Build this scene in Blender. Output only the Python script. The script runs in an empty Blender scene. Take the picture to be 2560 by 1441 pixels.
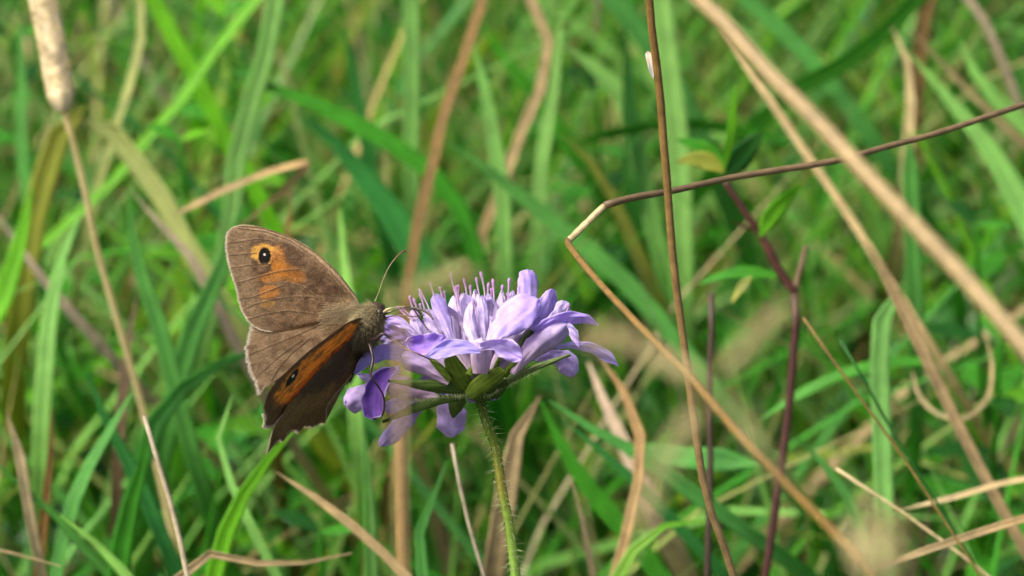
import bpy, math, random
import numpy as np
from mathutils import Vector

random.seed(7)
rng = np.random.default_rng(11)
R = math.radians

# ------------------------------------------------------------------ camera, sky, sun, exposure
MM = 0.001
D = 0.600                      # distance of the plane of focus
TX = 0.0682 / D                # half frame width per unit of distance
PITCH = R(30)
C0 = np.array([0.0, 0.0, 0.33])            # where the optical axis meets the plane of focus
FW = np.array([0.0, math.cos(PITCH), -math.sin(PITCH)])
RT = np.array([1.0, 0.0, 0.0])
UP = np.array([0.0, math.sin(PITCH), math.cos(PITCH)])
CAM = C0 - FW * D

sc = bpy.context.scene
cam = bpy.data.cameras.new('camera')
camo = bpy.data.objects.new('camera', cam)
sc.collection.objects.link(camo)
camo.location = CAM
camo.rotation_euler = (R(90) - PITCH, 0, 0)
cam.sensor_width = 36
cam.lens = 18.0 / TX
cam.clip_start = 0.01
cam.clip_end = 500
cam.dof.use_dof = True
cam.dof.focus_distance = D - 0.003
cam.dof.aperture_fstop = cam.lens / 5.0     # pupil of 5 mm
cam.dof.aperture_blades = 0
sc.camera = camo

world = bpy.data.worlds.new('World')
sc.world = world
world.use_nodes = True
wn = world.node_tree
sky = wn.nodes.new('ShaderNodeTexSky')
sky.sky_type = 'NISHITA'
sky.sun_disc = False
SUN_EL, SUN_DIR = R(58), np.array([-0.55, -0.12])
sky.sun_elevation = SUN_EL
sky.sun_rotation = math.atan2(SUN_DIR[0], SUN_DIR[1])
sky.air_density = 0.7
sky.dust_density = 7.0
sky.ozone_density = 0.3
wn.links.new(sky.outputs[0], wn.nodes['Background'].inputs[0])
wn.nodes['Background'].inputs[1].default_value = 0.105

sun = bpy.data.lights.new('sun', 'SUN')
sun.energy = 2.0
sun.angle = R(32)
sun.color = (1.0, 0.96, 0.88)
suno = bpy.data.objects.new('sun', sun)
sc.collection.objects.link(suno)
sd = SUN_DIR / np.linalg.norm(SUN_DIR) * math.cos(SUN_EL)
suno.rotation_euler = Vector((sd[0], sd[1], math.sin(SUN_EL))).to_track_quat('Z', 'Y').to_euler()
suno.location = (-1, -0.3, 2)

sc.view_settings.view_transform = 'Standard'
sc.view_settings.look = 'None'
sc.view_settings.exposure = 1.06
sc.view_settings.gamma = 1.0
sc.render.engine = 'CYCLES'
sc.cycles.use_denoising = True
sc.cycles.use_adaptive_sampling = True
sc.cycles.adaptive_threshold = 0.04
sc.cycles.max_bounces = 4
sc.cycles.diffuse_bounces = 3
sc.cycles.glossy_bounces = 2
sc.cycles.transmission_bounces = 4

# ------------------------------------------------------------------ helpers
def P(px, py, dz=0.0):
    """photo coordinate (2560 x 1441) at dz millimetres behind the plane of focus -> world"""
    d = D + dz * MM
    return CAM + d * (FW + (px - 1280) / 1280 * TX * RT + (720.5 - py) / 1280 * TX * UP)

def canopy(px, py, z):
    """dz in mm at which the ray through this coordinate comes down to height z"""
    v = (720.5 - py) / 1280 * TX
    return ((z - CAM[2]) / (FW[2] + v * UP[2]) - D) / MM

def pxw(w, dz):                # a width in photo pixels at that distance, in metres
    return w / 1280 * TX * (D + dz * MM)

def lin(c):
    c = np.asarray(c, float) / 255.0
    return np.where(c <= 0.04045, c / 12.92, ((c + 0.055) / 1.055) ** 2.4)

def norm(v):
    v = np.asarray(v, float)
    n = np.linalg.norm(v, axis=-1, keepdims=True)
    return v / np.maximum(n, 1e-12)

def spline(pts, n):
    """Catmull-Rom through the rows of pts, n samples evenly along its length"""
    p = np.asarray(pts, float)
    if len(p) == 2:
        t = np.linspace(0, 1, n)[:, None]
        return p[0] * (1 - t) + p[1] * t
    k3 = min(3, p.shape[1])
    h = np.maximum(np.linalg.norm(np.diff(p[:, :k3], axis=0), axis=1), 1e-9)
    v = np.diff(p, axis=0) / h[:, None]
    T = np.vstack([v[:1], (v[:-1] * h[1:, None] + v[1:] * h[:-1, None]) / (h[1:] + h[:-1])[:, None], v[-1:]])
    out = []
    for i in range(len(p) - 1):
        t = np.linspace(0, 1, 24, endpoint=False)[:, None]
        out.append((2 * t ** 3 - 3 * t ** 2 + 1) * p[i] + (t ** 3 - 2 * t ** 2 + t) * h[i] * T[i] + (-2 * t ** 3 + 3 * t ** 2) * p[i + 1] + (t ** 3 - t ** 2) * h[i] * T[i + 1])
    out.append(p[-1:])
    o = np.vstack(out)
    L = np.concatenate([[0], np.cumsum(np.linalg.norm(np.diff(o[:, :min(3, o.shape[1])], axis=0), axis=1))])
    s = np.linspace(0, L[-1], n)
    return np.stack([np.interp(s, L, o[:, k]) for k in range(o.shape[1])], 1)

def wob(n, amp, k=5):
    """smooth random signal"""
    x = np.linspace(0, 1, n)
    return amp * np.interp(x, np.linspace(0, 1, k), rng.normal(0, 1, k))

COL = sc.collection

def mesh(name, V, F, mat, parent=None, col=None, uv=None, smooth=True, kind=None):
    me = bpy.data.meshes.new(name)
    V = np.asarray(V, np.float32)
    F = np.asarray(F, np.int32)
    k = F.shape[1]
    me.vertices.add(len(V)); me.vertices.foreach_set('co', V.ravel())
    me.loops.add(F.size); me.loops.foreach_set('vertex_index', F.ravel())
    me.polygons.add(len(F))
    me.polygons.foreach_set('loop_start', np.arange(0, F.size, k, dtype=np.int32))
    me.polygons.foreach_set('loop_total', np.full(len(F), k, np.int32))
    me.update(calc_edges=True)
    me.validate()
    if smooth:
        me.polygons.foreach_set('use_smooth', np.ones(len(me.polygons), bool))
    if col is not None:
        c = np.ones((len(V), 4), np.float32); c[:, :3] = col
        a = me.attributes.new('Col', 'FLOAT_COLOR', 'POINT'); a.data.foreach_set('color', c.ravel())
    if uv is not None:
        u3 = np.zeros((len(V), 3), np.float32); u3[:, :2] = uv
        a = me.attributes.new('along', 'FLOAT_VECTOR', 'POINT'); a.data.foreach_set('vector', u3.ravel())
    me.materials.append(mat)
    o = bpy.data.objects.new(name, me)
    COL.objects.link(o)
    if parent is not None:
        o.parent = parent
    if kind:
        o['kind'] = kind
    return o

def tag(o, label, cat, group=None):
    o['label'] = label; o['category'] = cat
    if not o.get('kind'): o['kind'] = 'thing'
    if group: o['group'] = group
    return o

def empty(name, loc):
    o = bpy.data.objects.new(name, None)
    o.empty_display_size = 0.01
    COL.objects.link(o)
    o.location = loc
    bpy.context.view_layer.update()
    return o

def under(parent, objs):
    """parent meshes that were built in world coordinates"""
    for o in objs:
        o.parent = parent
        o.matrix_parent_inverse = parent.matrix_world.inverted()

def gridf(n, m, closed=False):
    i = np.arange(n - 1)[:, None]; j = np.arange(m if closed else m - 1)[None, :]
    a = i * m + j; b = i * m + (j + 1) % m
    return np.stack([a, b, b + m, a + m], -1).reshape(-1, 4)

def frames(p):
    t = norm(np.gradient(p, axis=0))
    ref = np.array([0.0, 1.0, 0.0]) if abs(t[0] @ np.array([0, 1.0, 0])) < 0.9 else np.array([1.0, 0, 0])
    a = norm(np.cross(t, ref)); 
    b = norm(np.cross(t, a))
    return t, a, b

def tube(p, r, sides=8):
    """closed round tube; returns V, F(quads), uv"""
    p = np.asarray(p); n = len(p); r = np.broadcast_to(r, (n,)) if np.ndim(r) < 2 else r
    t, a, b = frames(p)
    th = np.linspace(0, 2 * np.pi, sides, endpoint=False)
    V = p[:, None] + r[:, None, None] * (np.cos(th)[None, :, None] * a[:, None] + np.sin(th)[None, :, None] * b[:, None])
    uv = np.stack(np.broadcast_arrays((th / (2 * np.pi))[None, :], np.linspace(0, 1, n)[:, None]), -1)
    V = V.reshape(-1, 3); uv = uv.reshape(-1, 2); F = gridf(n, sides, True)
    # caps: collapse onto end points
    V = np.vstack([V, p[:1], p[-1:]]); uv = np.vstack([uv, [[0.5, 0]], [[0.5, 1]]])
    c0, c1 = len(V) - 2, len(V) - 1
    j = np.arange(sides); k = (j + 1) % sides
    caps = np.vstack([np.stack([np.full(sides, c0), k, j, j], 1), np.stack([np.full(sides, c1), (n - 1) * sides + j, (n - 1) * sides + k, (n - 1) * sides + k], 1)])
    return V, F, caps, uv

def tubeobj(name, p, r, mat, col, sides=8, parent=None):
    V, F, caps, uv = tube(p, r, sides)
    n = len(p)
    c = np.asarray(col, float)
    if c.ndim == 2:
        c = np.vstack([np.repeat(c, sides, 0), c[:1], c[-1:]])
    else:
        c = np.broadcast_to(c, (len(V), 3))
    o = mesh_mixed(name, V, F, caps[:, :3], mat, parent, c, uv)
    return o

def mesh_mixed(name, V, Q, T, mat, parent=None, col=None, uv=None):
    me = bpy.data.meshes.new(name)
    me.from_pydata([tuple(map(float, v)) for v in V], [], [tuple(map(int, f)) for f in Q] + [tuple(map(int, f)) for f in T])
    me.polygons.foreach_set('use_smooth', np.ones(len(me.polygons), bool))
    c = np.ones((len(V), 4), np.float32); c[:, :3] = col
    a = me.attributes.new('Col', 'FLOAT_COLOR', 'POINT'); a.data.foreach_set('color', c.ravel())
    u3 = np.zeros((len(V), 3), np.float32); u3[:, :2] = uv
    a = me.attributes.new('along', 'FLOAT_VECTOR', 'POINT'); a.data.foreach_set('vector', u3.ravel())
    me.materials.append(mat)
    o = bpy.data.objects.new(name, me); COL.objects.link(o)
    if parent is not None: o.parent = parent
    return o

def ribbon(p, w, side, nrm, thick, keel=0.16, cross=5, cup=0.0):
    """closed blade: p centre line, w full widths, side/nrm unit vectors per row -> V, F, uv"""
    n = len(p)
    u = np.linspace(-1, 1, cross)
    prof = -keel * (1 - np.abs(u)) + cup * u ** 2
    top = p[:, None] + (w / 2)[:, None, None] * u[None, :, None] * side[:, None] + (w[:, None] * prof[None, :])[..., None] * nrm[:, None]
    tv = thick * (1 - np.abs(u) ** 4) + thick * 0.15
    bot = top - (tv[None, :, None]) * nrm[:, None]
    V = np.concatenate([top, bot[:, ::-1]], 1)
    m = 2 * cross
    uu = np.concatenate([u, u[::-1]]) * 0.5 + 0.5
    uv = np.stack(np.broadcast_arrays(uu[None, :], np.linspace(0, 1, n)[:, None]), -1).reshape(-1, 2)
    F = gridf(n, m, True)
    return V.reshape(-1, 3), F, uv

# ------------------------------------------------------------------ materials
def mat_new(name):
    m = bpy.data.materials.new(name); m.use_nodes = True
    nt = m.node_tree
    for n in list(nt.nodes): nt.nodes.remove(n)
    return m, nt, nt.nodes.new, nt.links.new

def attr_mat(name, rough=0.5, transl=0.3, spec=0.4, stripes=0.0, stripe_n=14, noise_scale=900.0, noise_amt=0.25,
             bump=0.0, tr_tint=(1, 1, 1), sheen=0.0, fine=None):
    m, nt, N, L = mat_new(name)
    at = N('ShaderNodeAttribute'); at.attribute_name = 'Col'
    al = N('ShaderNodeAttribute'); al.attribute_name = 'along'
    tc = N('ShaderNodeTexCoord')
    nz = N('ShaderNodeTexNoise'); nz.inputs['Scale'].default_value = noise_scale; nz.inputs['Detail'].default_value = 2
    L(tc.outputs['Object'], nz.inputs['Vector'])
    mr = N('ShaderNodeMapRange'); mr.inputs['To Min'].default_value = 1 - noise_amt; mr.inputs['To Max'].default_value = 1 + noise_amt
    mr.inputs['From Min'].default_value = 0.25; mr.inputs['From Max'].default_value = 0.75
    L(nz.outputs['Fac'], mr.inputs['Value'])
    val = mr.outputs[0]
    hgt = nz.outputs['Fac']
    if stripes:
        sx = N('ShaderNodeSeparateXYZ'); L(al.outputs['Vector'], sx.inputs[0])
        mu = N('ShaderNodeMath'); mu.operation = 'MULTIPLY'; mu.inputs[1].default_value = stripe_n * 6.2832
        L(sx.outputs['X'], mu.inputs[0])
        sn = N('ShaderNodeMath'); sn.operation = 'SINE'; L(mu.outputs[0], sn.inputs[0])
        ma = N('ShaderNodeMath'); ma.operation = 'MULTIPLY_ADD'; ma.inputs[1].default_value = stripes; ma.inputs[2].default_value = 1.0
        L(sn.outputs[0], ma.inputs[0])
        mm = N('ShaderNodeMath'); mm.operation = 'MULTIPLY'; L(ma.outputs[0], mm.inputs[0]); L(val, mm.inputs[1])
        val = mm.outputs[0]
        hgt = ma.outputs[0]
    mx = N('ShaderNodeVectorMath'); mx.operation = 'SCALE'
    L(at.outputs['Color'], mx.inputs[0]); L(val, mx.inputs['Scale'])
    bs = N('ShaderNodeBsdfPrincipled')
    bs.inputs['Roughness'].default_value = rough
    bs.inputs['Specular IOR Level'].default_value = spec
    if sheen:
        bs.inputs['Sheen Weight'].default_value = sheen; bs.inputs['Sheen Roughness'].default_value = 0.4
    L(mx.outputs[0], bs.inputs['Base Color'])
    if bump:
        bp = N('ShaderNodeBump'); bp.inputs['Strength'].default_value = bump; bp.inputs['Distance'].default_value = 0.0002
        L(hgt, bp.inputs['Height']); L(bp.outputs[0], bs.inputs['Normal'])
    out = N('ShaderNodeOutputMaterial')
    if transl:
        tr = N('ShaderNodeBsdfTranslucent')
        tm = N('ShaderNodeVectorMath'); tm.operation = 'MULTIPLY'; tm.inputs[1].default_value = tr_tint
        L(mx.outputs[0], tm.inputs[0]); L(tm.outputs[0], tr.inputs['Color'])
        ms = N('ShaderNodeMixShader'); ms.inputs[0].default_value = transl
        L(bs.outputs[0], ms.inputs[1]); L(tr.outputs[0], ms.inputs[2]); L(ms.outputs[0], out.inputs['Surface'])
    else:
        L(bs.outputs[0], out.inputs['Surface'])
    return m

M_GRASS = attr_mat('grass_leaf', rough=0.37, transl=0.38, spec=0.26, stripes=0.10, stripe_n=7, noise_scale=260, noise_amt=0.18, bump=0.25, tr_tint=(1.25, 1.3, 0.55))
M_DRY = attr_mat('dry_grass', rough=0.6, transl=0.2, spec=0.3, stripes=0.16, stripe_n=5, noise_scale=420, noise_amt=0.30, bump=0.4, tr_tint=(1.1, 1.0, 0.8))
M_STEM = attr_mat('woody_stem', rough=0.5, transl=0.0, spec=0.35, stripes=0.08, stripe_n=6, noise_scale=700, noise_amt=0.32, bump=0.4)
M_PETAL = attr_mat('petal', rough=0.7, transl=0.40, spec=0.15, stripes=0.05, stripe_n=5, noise_scale=1500, noise_amt=0.16, bump=0.7, tr_tint=(1.05, 0.95, 1.1), sheen=0.15)
M_STYLE = attr_mat('style', rough=0.5, transl=0.25, spec=0.3, noise_scale=1500, noise_amt=0.08)
M_BRACT = attr_mat('bract', rough=0.72, transl=0.2, spec=0.18, stripes=0.14, stripe_n=4, noise_scale=900, noise_amt=0.22, bump=0.4, tr_tint=(1.2, 1.2, 0.5))
M_HAIR = attr_mat('plant_hair', rough=0.4, transl=0.4, spec=0.5, noise_amt=0.05)
M_WING = attr_mat('wing_scales', rough=0.7, transl=0.16, spec=0.15, noise_scale=5200, noise_amt=0.26, bump=0.5, tr_tint=(1.1, 0.9, 0.6), sheen=0.12)
M_FUZZ = attr_mat('grass_fuzz', rough=0.6, transl=0.55, spec=0.2, noise_amt=0.1)
M_FUR = attr_mat('insect_fur', rough=0.55, transl=0.25, spec=0.3, noise_scale=3000, noise_amt=0.2)
M_CHITIN = attr_mat('chitin', rough=0.35, transl=0.0, spec=0.5, noise_scale=3000, noise_amt=0.2)

def soil_mat():
    m, nt, N, L = mat_new('soil')
    tc = N('ShaderNodeTexCoord')
    nz = N('ShaderNodeTexNoise'); nz.inputs['Scale'].default_value = 40; nz.inputs['Detail'].default_value = 8
    L(tc.outputs['Object'], nz.inputs['Vector'])
    cr = N('ShaderNodeValToRGB')
    cr.color_ramp.elements[0].position = 0.3; cr.color_ramp.elements[0].color = (0.018, 0.022, 0.008, 1)
    cr.color_ramp.elements[1].position = 0.75; cr.color_ramp.elements[1].color = (0.06, 0.05, 0.022, 1)
    L(nz.outputs['Fac'], cr.inputs[0])
    bs = N('ShaderNodeBsdfPrincipled'); bs.inputs['Roughness'].default_value = 0.95
    L(cr.outputs[0], bs.inputs['Base Color'])
    bp = N('ShaderNodeBump'); bp.inputs['Strength'].default_value = 0.8; bp.inputs['Distance'].default_value = 0.01
    L(nz.outputs['Fac'], bp.inputs['Height']); L(bp.outputs[0], bs.inputs['Normal'])
    out = N('ShaderNodeOutputMaterial'); L(bs.outputs[0], out.inputs['Surface'])
    return m

# ------------------------------------------------------------------ ground
def build_ground():
    xs = np.concatenate([[-120, -30, -8, -2], np.linspace(-1, 1, 41), [2, 8, 30, 120]])
    X, Y = np.meshgrid(xs, xs + 0.3)
    Z = np.where(np.abs(X) < 1.1, 0.004 * np.sin(X * 17 + 1) * np.cos(Y * 13), 0)
    n = len(xs)
    mesh('ground', np.stack([X, Y, Z], -1).reshape(-1, 3), gridf(n, n), soil_mat(), kind='structure')
build_ground()

# ------------------------------------------------------------------ colours (reflectance, written as sRGB)
G = dict(
    bright=(98, 164, 26), lime=(140, 178, 46), mid=(62, 136, 30), cool=(82, 146, 64), pale=(128, 178, 90),
    dark=(30, 82, 20), blue=(54, 122, 50), olive=(130, 138, 50),
    straw=(196, 176, 128), tan=(164, 142, 98), brown=(126, 97, 48), rust=(118, 94, 50), pinkish=(176, 156, 124),
    grey=(158, 146, 122), bark=(104, 86, 60), dark_stem=(60, 46, 34), maroon=(66, 34, 26), strawgreen=(160, 166, 98), cream=(238, 222, 172), khaki=(146, 126, 86))
G = {k: lin(v) for k, v in G.items()}

# ------------------------------------------------------------------ the mass of the meadow
def project(p):
    q = p - CAM
    d = q @ FW
    return q @ RT / d / TX * 1280 + 1280, 720.5 - q @ UP / d / TX * 1280, (d - D) / MM

def mass(name, N, zone, hgt, wid, cols, colw, lean, label, cat, mat, seg=7, nearest=120, zcap=0.27, droop=0.6, kindseed=0):
    g = np.random.default_rng(100 + kindseed)
    x0, x1, y0, y1 = zone
    bx = g.uniform(x0, x1, N); by = y0 + (y1 - y0) * g.uniform(0, 1, N) ** 0.8
    # tussocks: pull towards cluster centres
    cx = g.uniform(x0, x1, 90); cy = g.uniform(y0, y1, 90)
    k = g.integers(0, 90, N); pull = g.uniform(0, 0.75, N)
    bx = bx * (1 - pull) + (cx[k] + g.normal(0, 0.015, N)) * pull
    by = by * (1 - pull) + (cy[k] + g.normal(0, 0.015, N)) * pull
    H = np.clip(g.normal(hgt[0], hgt[1], N), 0.03, 0.40)
    az = g.uniform(0, 2 * np.pi, N)
    az = np.where(g.uniform(0, 1, N) < 0.55, np.where(g.uniform(0, 1, N) < 0.5, 0, np.pi) + g.normal(0, 0.5, N), az)  # many lean sideways
    ln = np.abs(g.normal(0, lean, N)); bend = np.abs(g.normal(droop, 0.5, N))
    s = np.linspace(0, 1, seg)
    ang = ln[:, None] + bend[:, None] * s[None] ** 2
    dl = H[:, None] / (seg - 1)
    hx = np.concatenate([np.zeros((N, 1)), np.cumsum(np.sin(ang[:, :-1]) * dl, 1)], 1)
    hz = np.concatenate([np.zeros((N, 1)), np.cumsum(np.cos(ang[:, :-1]) * dl, 1)], 1)
    p = np.stack([bx[:, None] + hx * np.cos(az)[:, None], by[:, None] + hx * np.sin(az)[:, None], hz], -1)
    side = np.stack([-np.sin(az), np.cos(az), np.zeros(N)], -1)
    tw = g.normal(0, 0.7, N)
    up = np.array([0, 0, 1.0])
    out = np.stack([np.cos(az), np.sin(az), np.zeros(N)], -1)
    side = norm(side * np.cos(tw)[:, None] + out * np.sin(tw)[:, None] * 0.8)
    px, py, dz = project(p)
    inside = (px > -500) & (px < 3060) & (py > -350) & (py < 1900)
    bad = ((dz < nearest) & inside).any(1) | ((dz < -150) & (px > -1500) & (px < 4000) & (py < 3500)).any(1) | (p[..., 2].max(1) > zcap)
    keep = ~bad
    p = p[keep]; side = side[keep]; n = len(p)
    w = np.clip(g.normal(wid[0], wid[1], N), wid[0] * 0.35, wid[0] * 1.6)[keep]
    prof = np.minimum(1, ((1 - s) / 0.6)) ** 0.7 * (0.55 + 0.45 * np.minimum(1, s / 0.25)); prof[-1] = 0.03
    ww = w[:, None] * prof[None]
    t = norm(np.gradient(p, axis=1))
    nr = norm(np.cross(side[:, None].repeat(seg, 1), t))
    u = np.array([-1, 0, 1.0])
    V = p[:, :, None] + (ww / 2)[..., None, None] * u[None, None, :, None] * side[:, None, None] - (0.18 * ww)[..., None, None] * (1 - np.abs(u))[None, None, :, None] * nr[:, :, None]
    ci = g.choice(len(cols), n, p=np.array(colw) / sum(colw))
    base = np.array([G[c] for c in cols])[ci] * g.lognormal(0, 0.16, n)[:, None] * np.array([1, 1, 1])
    base = base * (1 + g.normal(0, 0.08, (n, 3)))
    c = np.repeat(np.repeat(base[:, None], seg, 1)[:, :, None], 3, 2)
    # dry tips on some blades
    dry = (g.uniform(0, 1, n) < 0.22)[:, None] * np.clip((s - 0.65) / 0.3, 0, 1)[None]
    c = c * (1 - dry[..., None, None]) + G['tan'] * dry[..., None, None]
    F0 = gridf(seg, 3)
    F = (F0[None] + (np.arange(n) * seg * 3)[:, None, None]).reshape(-1, 4)
    uv = np.stack(np.broadcast_arrays((u * 0.5 + 0.5)[None, None], s[None, :, None], np.zeros((n, 1, 1)))[:2], -1)
    o = mesh(name, V.reshape(-1, 3), F, mat, col=c.reshape(-1, 3), uv=uv.reshape(-1, 2), kind='stuff')
    tag(o, label, cat)
    return o

ZONE = (-0.42, 0.42, -0.10, 1.25)
mass('meadow_grass', 8500, ZONE, (0.18, 0.05), (0.0038, 0.0014), ['bright', 'mid', 'cool', 'dark', 'blue', 'lime', 'pale', 'olive'], [1.5, 4, 2.5, 4.5, 2.5, .4, .4, 0.8],  # mostly dark greens: shade in the low gaps is put into the colour
     0.36, 'dense green grass filling the blurred meadow behind the flower', 'grass', M_GRASS, kindseed=1, zcap=0.20)
mass('tall_grass', 4200, ZONE, (0.28, 0.04), (0.0036, 0.0013), ['bright', 'mid', 'cool', 'pale', 'blue', 'lime'], [1.6, 2.6, 4.5, 5.5, 1.2, .6], 0.44,
     'scattered taller pale green grass rising over the dense grass', 'grass', M_GRASS, kindseed=4, zcap=0.262, nearest=150)
mass('slender_grass', 4200, ZONE, (0.27, 0.04), (0.0021, 0.0007), ['mid', 'cool', 'pale', 'strawgreen', 'bright'], [4, 4.5, 3, .6, 1.5], 0.46,
     'slender pale green grass crossing in all directions through the meadow', 'grass', M_GRASS, kindseed=8, zcap=0.262, nearest=150)
mass('straw_wisps', 1300, ZONE, (0.26, 0.05), (0.0019, 0.0008), ['straw', 'tan', 'strawgreen', 'grey', 'brown'], [3, 3, 2, 1, 1], 0.45,
     'thin pale straw wisps standing among the tall grass', 'dead grass', M_DRY, kindseed=6, zcap=0.26, nearest=150)
mass('fine_grass', 1800, ZONE, (0.25, 0.05), (0.0018, 0.0006), ['mid', 'cool', 'bright', 'strawgreen', 'pale'], [3, 3, 2, 1.5, 1], 0.32,
     'fine thread-thin green grass among the broader blades', 'grass', M_GRASS, kindseed=2, zcap=0.255)
mass('dry_thatch', 1700, ZONE, (0.18, 0.05), (0.0026, 0.0012), ['straw', 'tan', 'brown', 'grey', 'pinkish', 'bark'], [1.2, 3, 2.5, 1.5, 1.2, 1.5], 0.5,
     'dead brown and straw grass tangled low in the meadow', 'dead grass', M_DRY, kindseed=3, droop=0.8, zcap=0.22)

def leafy(name, N, zone, label, seed, cols, size, zr):
    """small oval leaflets in threes on the floor of the meadow"""
    g = np.random.default_rng(seed)
    V = []; F = []; C = []; U = []; k = 0
    prof = np.array([0.05, 0.7, 1.0, 0.85, 0.1]); s = np.linspace(0, 1, 5)
    while k < N:
        c = np.array([g.uniform(zone[0], zone[1]), g.uniform(zone[2], zone[3]), g.uniform(*zr)])
        px, py, dz = project(c[None])
        if dz[0] < 170: continue
        col = G[cols[g.integers(len(cols))]] * g.lognormal(0, 0.15)
        a0 = g.uniform(0, 6.28); tilt = norm(np.array([g.normal(0, 0.35), -0.35 + g.normal(0, 0.3), 1]))
        for j in range(3):
            a = a0 + j * 2.09 + g.normal(0, 0.15)
            d = np.array([math.cos(a), math.sin(a), 0]); d = norm(d - tilt * (d @ tilt)); sd_ = np.cross(tilt, d)
            L = size * g.uniform(0.7, 1.3); W = L * 0.62
            p = c + np.outer(s, d) * L + np.outer(np.sin(s * 2.6) * 0.15, tilt) * L
            u = np.array([-1, 0, 1.0])
            v = p[:, None] + (W / 2 * prof)[:, None, None] * u[None, :, None] * sd_ + (0.12 * W * np.abs(u))[None, :, None] * tilt
            F.append(gridf(5, 3) + len(V) * 15); V.append(v.reshape(-1, 3))
            C.append(np.tile(col, (15, 1))); U.append(np.stack(np.broadcast_arrays((u * .5 + .5)[None], s[:, None]), -1).reshape(-1, 2))
        k += 1
    o = mesh(name, np.vstack(V), np.vstack(F), M_GRASS, col=np.vstack(C), uv=np.vstack(U), kind='stuff')
    tag(o, label, 'ground cover')
leafy('clover_cover', 1100, (-0.35, 0.35, 0.05, 1.1), 'small three-part green leaves low among the grass', 5, ['mid', 'dark', 'dark', 'blue'], 0.0075, (0.03, 0.165))

# ------------------------------------------------------------------ single blades and stalks
def blade(name, label, cat, color, w, pts, dz=None, off=0.0, slope=0.0, roll=None, tip=True, root=True, z=0.245, group=None, dry=False,
          tipcol=None, keel=0.2, taper=0.16, parent=None, thick=0.00018, n=44, bend=0.0):
    """flat leaf blade following photo coordinates from its upper end to its lower end"""
    pts = np.asarray(pts, float)
    if dz is None:
        mid = pts[len(pts) // 2]
        dz = canopy(mid[0], mid[1], z) + off * (0.6 if dry else 0.35)
    m = len(pts)
    t = np.linspace(0, 1, m)
    W3 = [P(x, y, dz + slope * (tt - 0.5) + bend * math.sin(tt * 3.14)) for (x, y), tt in zip(pts, t)]
    W3 = np.array(W3)
    if pts[0][1] < 15 and tip:        # goes on above the frame
        d = norm(W3[0] - W3[1]); W3 = np.vstack([W3[0] + d * 0.07 + np.array([0, 0, -0.008]), W3])
    nroot = 0
    if root and W3[-1][2] > 0.02:
        d = norm(W3[-1] - W3[-2]); h = W3[-1][2]
        d = norm(d * 0.6 + np.array([0, 0.05, -0.8]))
        sink = 0.10 if pts[-1][1] < 1380 and -20 < pts[-1][0] < 2580 else 0.0     # sinks among the grass behind
        c = W3[-1] + d * h * 0.5 + np.array([0, sink, 0])
        e = np.array([c[0] + d[0] * 0.02, c[1] + 0.01 + sink * 0.5, -0.003])
        W3 = np.vstack([W3, c, e])
    p = spline(W3, n)
    s = np.linspace(0, 1, n)
    wm = pxw(w, dz)
    if roll is None:
        roll = rng.uniform(-0.6, 0.6)
    tng = norm(np.gradient(p, axis=0))
    sd0 = norm(np.cross(tng, np.tile(FW, (n, 1)))); nr0 = norm(np.cross(sd0, tng))
    rl = roll + wob(n, 0.18)
    sd_ = sd0 * np.cos(rl)[:, None] + nr0 * np.sin(rl)[:, None]
    nr = norm(np.cross(sd_, tng))
    nr = np.where((nr @ -FW)[:, None] < 0, -nr, nr)
    wd = np.full(n, wm / max(0.6, math.cos(roll)))
    if tip:
        if root: taper = min(taper, 0.30) * 0.42      # most of the length is the part running down to the soil
        wd *= np.clip(s / taper, 0.02, 1) ** 0.65
    wd *= np.clip((1 - s) / 0.12, 0.45, 1) if root else np.clip((1 - s) / 0.3, 0.08, 1) ** 0.7
    V, F, uv = ribbon(p, wd, sd_, nr, thick, keel)
    base = G[color] if isinstance(color, str) else np.asarray(color)
    if not dry: base = base * 1.12
    c = base[None] * (1 + wob(n, 0.10, 8))[:, None] * (1 + wob(n, 0.05, 4)[:, None] * np.array([1, 0, -1]))
    if tipcol is not None:
        f = np.clip(1 - s / 0.35, 0, 1)[:, None]; c = c * (1 - f) + G[tipcol] * f
    c = np.repeat(np.clip(c, 0.003, 1), 10, 0)
    o = mesh(name, V, F, M_DRY if dry else M_GRASS, parent=None, col=c, uv=uv)
    if parent is not None:
        under(parent, [o])
    elif label:
        tag(o, label, cat, group)
    return o

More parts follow.
